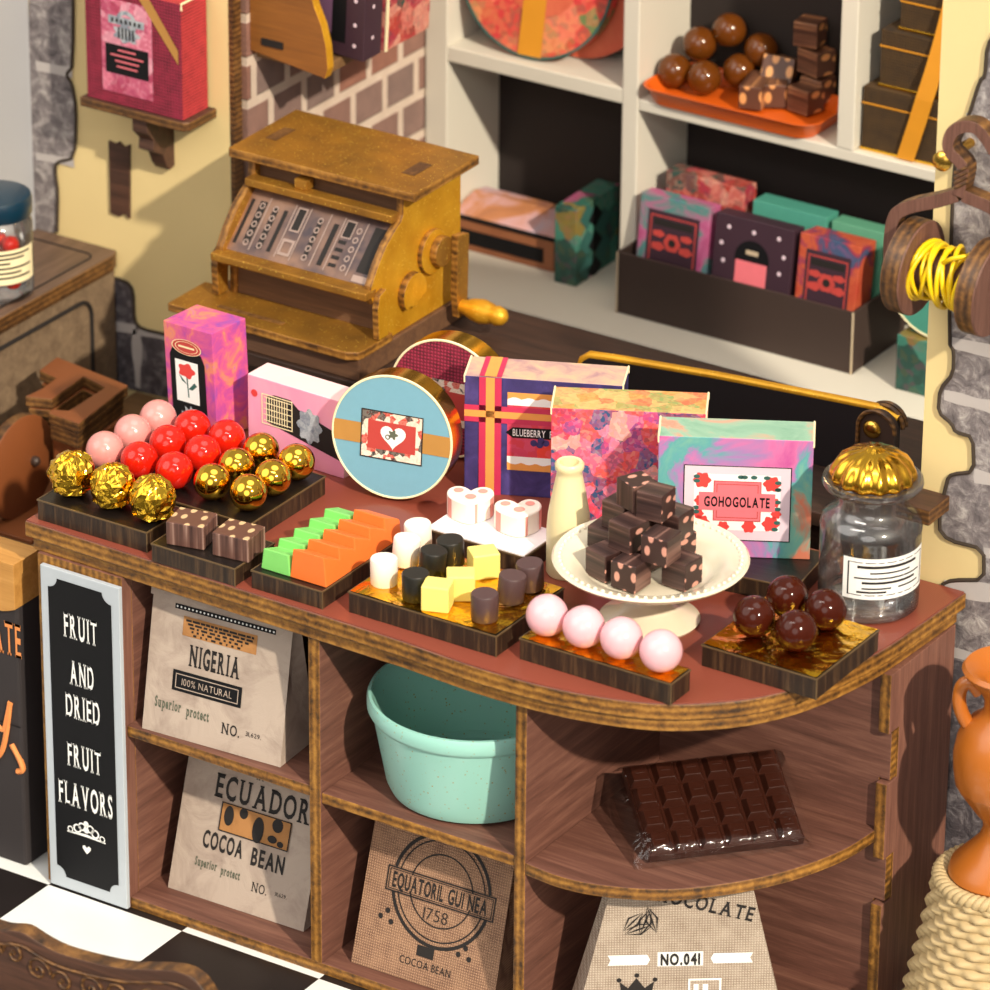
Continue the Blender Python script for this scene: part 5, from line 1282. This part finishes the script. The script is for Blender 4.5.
# ------------------------------------------------------------------ right side: spool, vase, basket
yS = .055
t = thing('hanging_wire_spool', 'brown wooden spool wound with bright yellow wire on the right wall hanger', 'spool', (1.122, yS, 1.825), rot=(0, math.radians(2), 0))
RX = Matrix.Rotation(PI/2, 4, 'Y')
for x in (-.03, .165):
    m = MB(); m.lathe([(0,0),(.112,0),(.115,.003),(.115,.047),(.112,.05),(0,.05)], 44, (0,0,0), 0, Matrix.Translation((x,0,0)) @ RX)
    for i, f in enumerate(m.f):
        v_ = [m.v[k].x for k in f]
        if max(v_)-min(v_) > .02: m.mi[i] = 1
    m.build('spool_disc', [K['spool'], K['ply2x']], t, smooth=40)
m = MB(); m.lathe([(0,0),(.05,0),(.05,.15),(0,.15)], 24, (0,0,0), 0, Matrix.Translation((.018,0,0)) @ RX); m.build('spool_core', K['spool'], t, smooth=40)
m = MB(); m.lathe([(0,0),(.012,0),(.012,.285),(0,.285)], 16, (0,0,0), 0, Matrix.Translation((-.058,0,0)) @ RX); m.build('axle', K['leather'], t, smooth=40)
m = MB(); hel = []
random.seed(11); n_ = 13
for k in range(n_*24):
    a = 2*PI*k/24; s = k/(n_*24); x = .028+.125*(.5-.5*math.cos(s*PI*3)); r = .062+.010*s+.006*math.sin(a*.37+s*9)
    hel.append((x+.012*math.sin(a+s*20), r*math.cos(a), r*math.sin(a)))
m.tube(hel, .0062, 7); m.tube([(.1, -.05, .055), (.125, -.055, .075), (.15, -.05, .085), (.16, -.035, .08)], .006, 7)
m.build('yellow_wire', K['wire'], t, smooth=180)
t = thing('wire_hanger', 'brown wooden hanger with twisted stem and hook holding the spool', 'hanger', (1.215, .06, 1.99))
def stroke(mb, pts, w, y0, y1, mi=0, side=None):
    L, R_ = [], []
    for i, p in enumerate(pts):
        a = V(pts[max(i-1, 0)]); b = V(pts[min(i+1, len(pts)-1)]); d = (b-a).normalized(); nn = V((-d.y, d.x))*w/2
        L.append(tuple(V(p)+nn)); R_.append(tuple(V(p)-nn))
    mb.prism(L+R_[::-1], 'y', y0, y1, mi, side)
def pxs(l): return [((q := aty(px, py, .06)).x-1.215, q.z-1.99) for px, py in l]
m = MB(); stroke(m, catmull(pxs([(893,262),(893,238),(898,214),(913,205),(940,199),(960,193)]), 5), .032, -.0185, .0185, 0, 1); m.build('hanger_arm', [K['spool'], K['ply2']], t, .002)
m = MB(); stroke(m, catmull(pxs([(966,193),(975,197),(995,206),(1011,222),(1011,258)]), 5), .032, -.02, .02, 0, 1); m.build('hanger_arm', [K['spool'], K['ply2']], t, .002)
m = MB(); stroke(m, catmull(pxs([(962,194),(965,180),(967,166),(962,158),(954,150),(952,140),(957,129),(968,124),(980,126),(990,137),(998,150)]), 5), .030, -.0215, .0215, 0, 1); m.build('hook', [K['spool'], K['ply2']], t, .002)
m = MB()
for k in range(4):
    q = pxs([(959,170+5*k),(972,164+5*k)]); m.tube([(q[0][0], -.021, q[0][1]), (q[1][0], -.021, q[1][1])], .0045, 5)
m.build('twist_mark', K['ply2'], t)
q = aty(969, 147, .16)
m = MB(); m.lathe([(0,0),(.012,0),(.012,.13),(.024,.135),(.024,.145),(.016,.152),(0,.154)], 20, (0,0,0), 0, Matrix.Translation((q.x-.01, .19, q.z)) @ Matrix.Rotation(PI/2, 4, 'X')); o = m.build('wall_peg', K['brass'], None, smooth=40); tag(o, 'small brass peg on the right wall carrying the wooden hanger', 'peg')
VX, VY = 1.52, -.125
t = thing('wicker_basket', 'cream wicker basket upside down carrying the orange vase', 'basket', (VX, VY, ZF))
BH = .40-ZF
m = MB(); nA, nZ = 160, 120; vs = []
for j in range(nZ+1):
    q = j/nZ; z = BH*q*.985; R_ = .245-.098*q**.8+.0
    row = int(q*20); ph = (row % 2)*PI
    for k in range(nA):
        a = 2*PI*k/nA
        w_ = abs(math.sin(q*20*PI))**.7
        vs.append(((R_+.017*w_*(.6+.4*math.cos(a*18+ph)))*math.cos(a), (R_+.017*w_*(.6+.4*math.cos(a*18+ph)))*math.sin(a), z))
m.add(vs, [(j*nA+k, j*nA+(k+1) % nA, (j+1)*nA+(k+1) % nA, (j+1)*nA+k) for j in range(nZ) for k in range(nA)])
m.lathe([(.150, BH*.985), (.14, BH*.99), (0, BH*.99)], 60); m.build('woven_body', K['wicker'], t, smooth=60)
for ph in (0, PI):
    m = MB(); pts = []
    for k in range(220):
        a = 2*PI*k/220; tw = a*26+ph
        pts.append(((.142+.012*math.cos(tw))*math.cos(a), (.142+.012*math.cos(tw))*math.sin(a), BH*.985+.004+.010*math.sin(tw)))
    m.tube(pts, .0105, 7, closed=True); m.build('braided_rim', K['wicker'], t, smooth=180)
t = thing('amphora_vase', 'orange-brown two-handled vase standing on the wicker basket', 'vase', (VX, VY, .4005))
m = MB(); m.lathe([(0,0),(.118,0),(.125,.012),(.118,.035),(.085,.07),(.055,.105),(.045,.135),(.05,.155),(.075,.19),(.112,.245),(.118,.252),(.124,.29),(.126,.33),(.118,.375),(.095,.412),(.068,.432),(.058,.450),(.06,.48),(.078,.515),(.108,.542),(.115,.556),(.108,.566),(.095,.561),(.06,.535),(.045,.49),(0,.48)], 64, fn=lambda r, z, a: r*(1+(.035*abs(math.sin(a*8)) if .18 < z < .248 else 0))); m.build('vase_body', K['terracotta'], t, smooth=40)
for s in (-1, 1):
    m = MB(); c = catmull([(.07,.49),(.092,.515),(.112,.505),(.118,.47),(.110,.435),(.095,.405)], 6)
    ca, sa = math.cos(3.6), math.sin(3.6)
    m.tube([(s*x*ca, s*x*sa, z) for x, z in c], .017, 10); m.build('handle', K['terracotta'], t, smooth=60)
# ------------------------------------------------------------------ light
w = bpy.data.worlds.new('World'); S.world = w; w.use_nodes = True
nt = w.node_tree; bg = nt.nodes['Background']
tc = nt.nodes.new('ShaderNodeTexCoord'); sp = nt.nodes.new('ShaderNodeSeparateXYZ'); nt.links.new(tc.outputs['Generated'], sp.inputs[0])
def wmath(op, a, b=0.0, c=None):
    n = nt.nodes.new('ShaderNodeMath'); n.operation = op
    for k, v in enumerate((a, b)):
        if hasattr(v, 'default_value'): nt.links.new(v, n.inputs[k])
        else: n.inputs[k].default_value = v
    return n.outputs[0]
def smooth(v, a, b):
    n = nt.nodes.new('ShaderNodeMapRange'); n.interpolation_type = 'SMOOTHSTEP'
    n.inputs[1].default_value = a; n.inputs[2].default_value = b; nt.links.new(v, n.inputs[0]); return n.outputs[0]
tot = wmath('ADD', wmath('MULTIPLY', smooth(sp.outputs[2], -.5, .9), .42), .11)
for dr, c0, c1, st in (((-.45, -.62, .64), .90, .95, 2.6), ((.15, .1, .98), .94, .97, 3.0), ((.35, -.85, .38), .95, .975, 2.6), ((-.9, .1, .42), .95, .98, 1.6)):  # soft bright patches added to the surroundings for highlights and fill
    n = nt.nodes.new('ShaderNodeVectorMath'); n.operation = 'DOT_PRODUCT'; nt.links.new(tc.outputs['Generated'], n.inputs[0]); n.inputs[1].default_value = V(dr).normalized()
    tot = wmath('ADD', tot, wmath('MULTIPLY', smooth(n.outputs['Value'], c0, c1), st))
bg.inputs[0].default_value = (1, .96, .90, 1); nt.links.new(tot, bg.inputs[1])
def lamp(kind, name, energy, color, loc, target=None, **kw):
    l = bpy.data.lights.new(name, kind); l.energy = energy; l.color = color
    for k, v in kw.items(): setattr(l, k, v)
    o = bpy.data.objects.new(name, l); COL.objects.link(o); o.location = loc
    if target is not None: o.rotation_euler = (V(target)-V(loc)).to_track_quat('-Z', 'Y').to_euler()
    return o
sd = V((.876*.829, -.483*.829, .559))
lamp('SUN', 'sun', 4.6, (1, .89, .72), tuple(sd*8), (0, 0, 0), angle=math.radians(1.6))
lamp('AREA', 'added_highlight_area', 22, (1, .93, .85), (.6, -1.6, 3.6), (.2, -.3, .95), shape='RECTANGLE', size=1.4, size_y=.35)  # added overhead area light that puts highlights on the glossy sweets
lamp('POINT', 'alcove_lamp', 6, (1, .62, .25), (-.1, 1.45, 2.3), shadow_soft_size=.08)

# lift the whole place so the floor lies at zero
for o in list(COL.objects):
    if o.parent is None: o.location.z += -ZF
S.view_settings.view_transform = 'Standard'; S.view_settings.look = 'None'; S.view_settings.gamma = 1
S.view_settings.use_curve_mapping = False; S.view_settings.exposure = -0.1
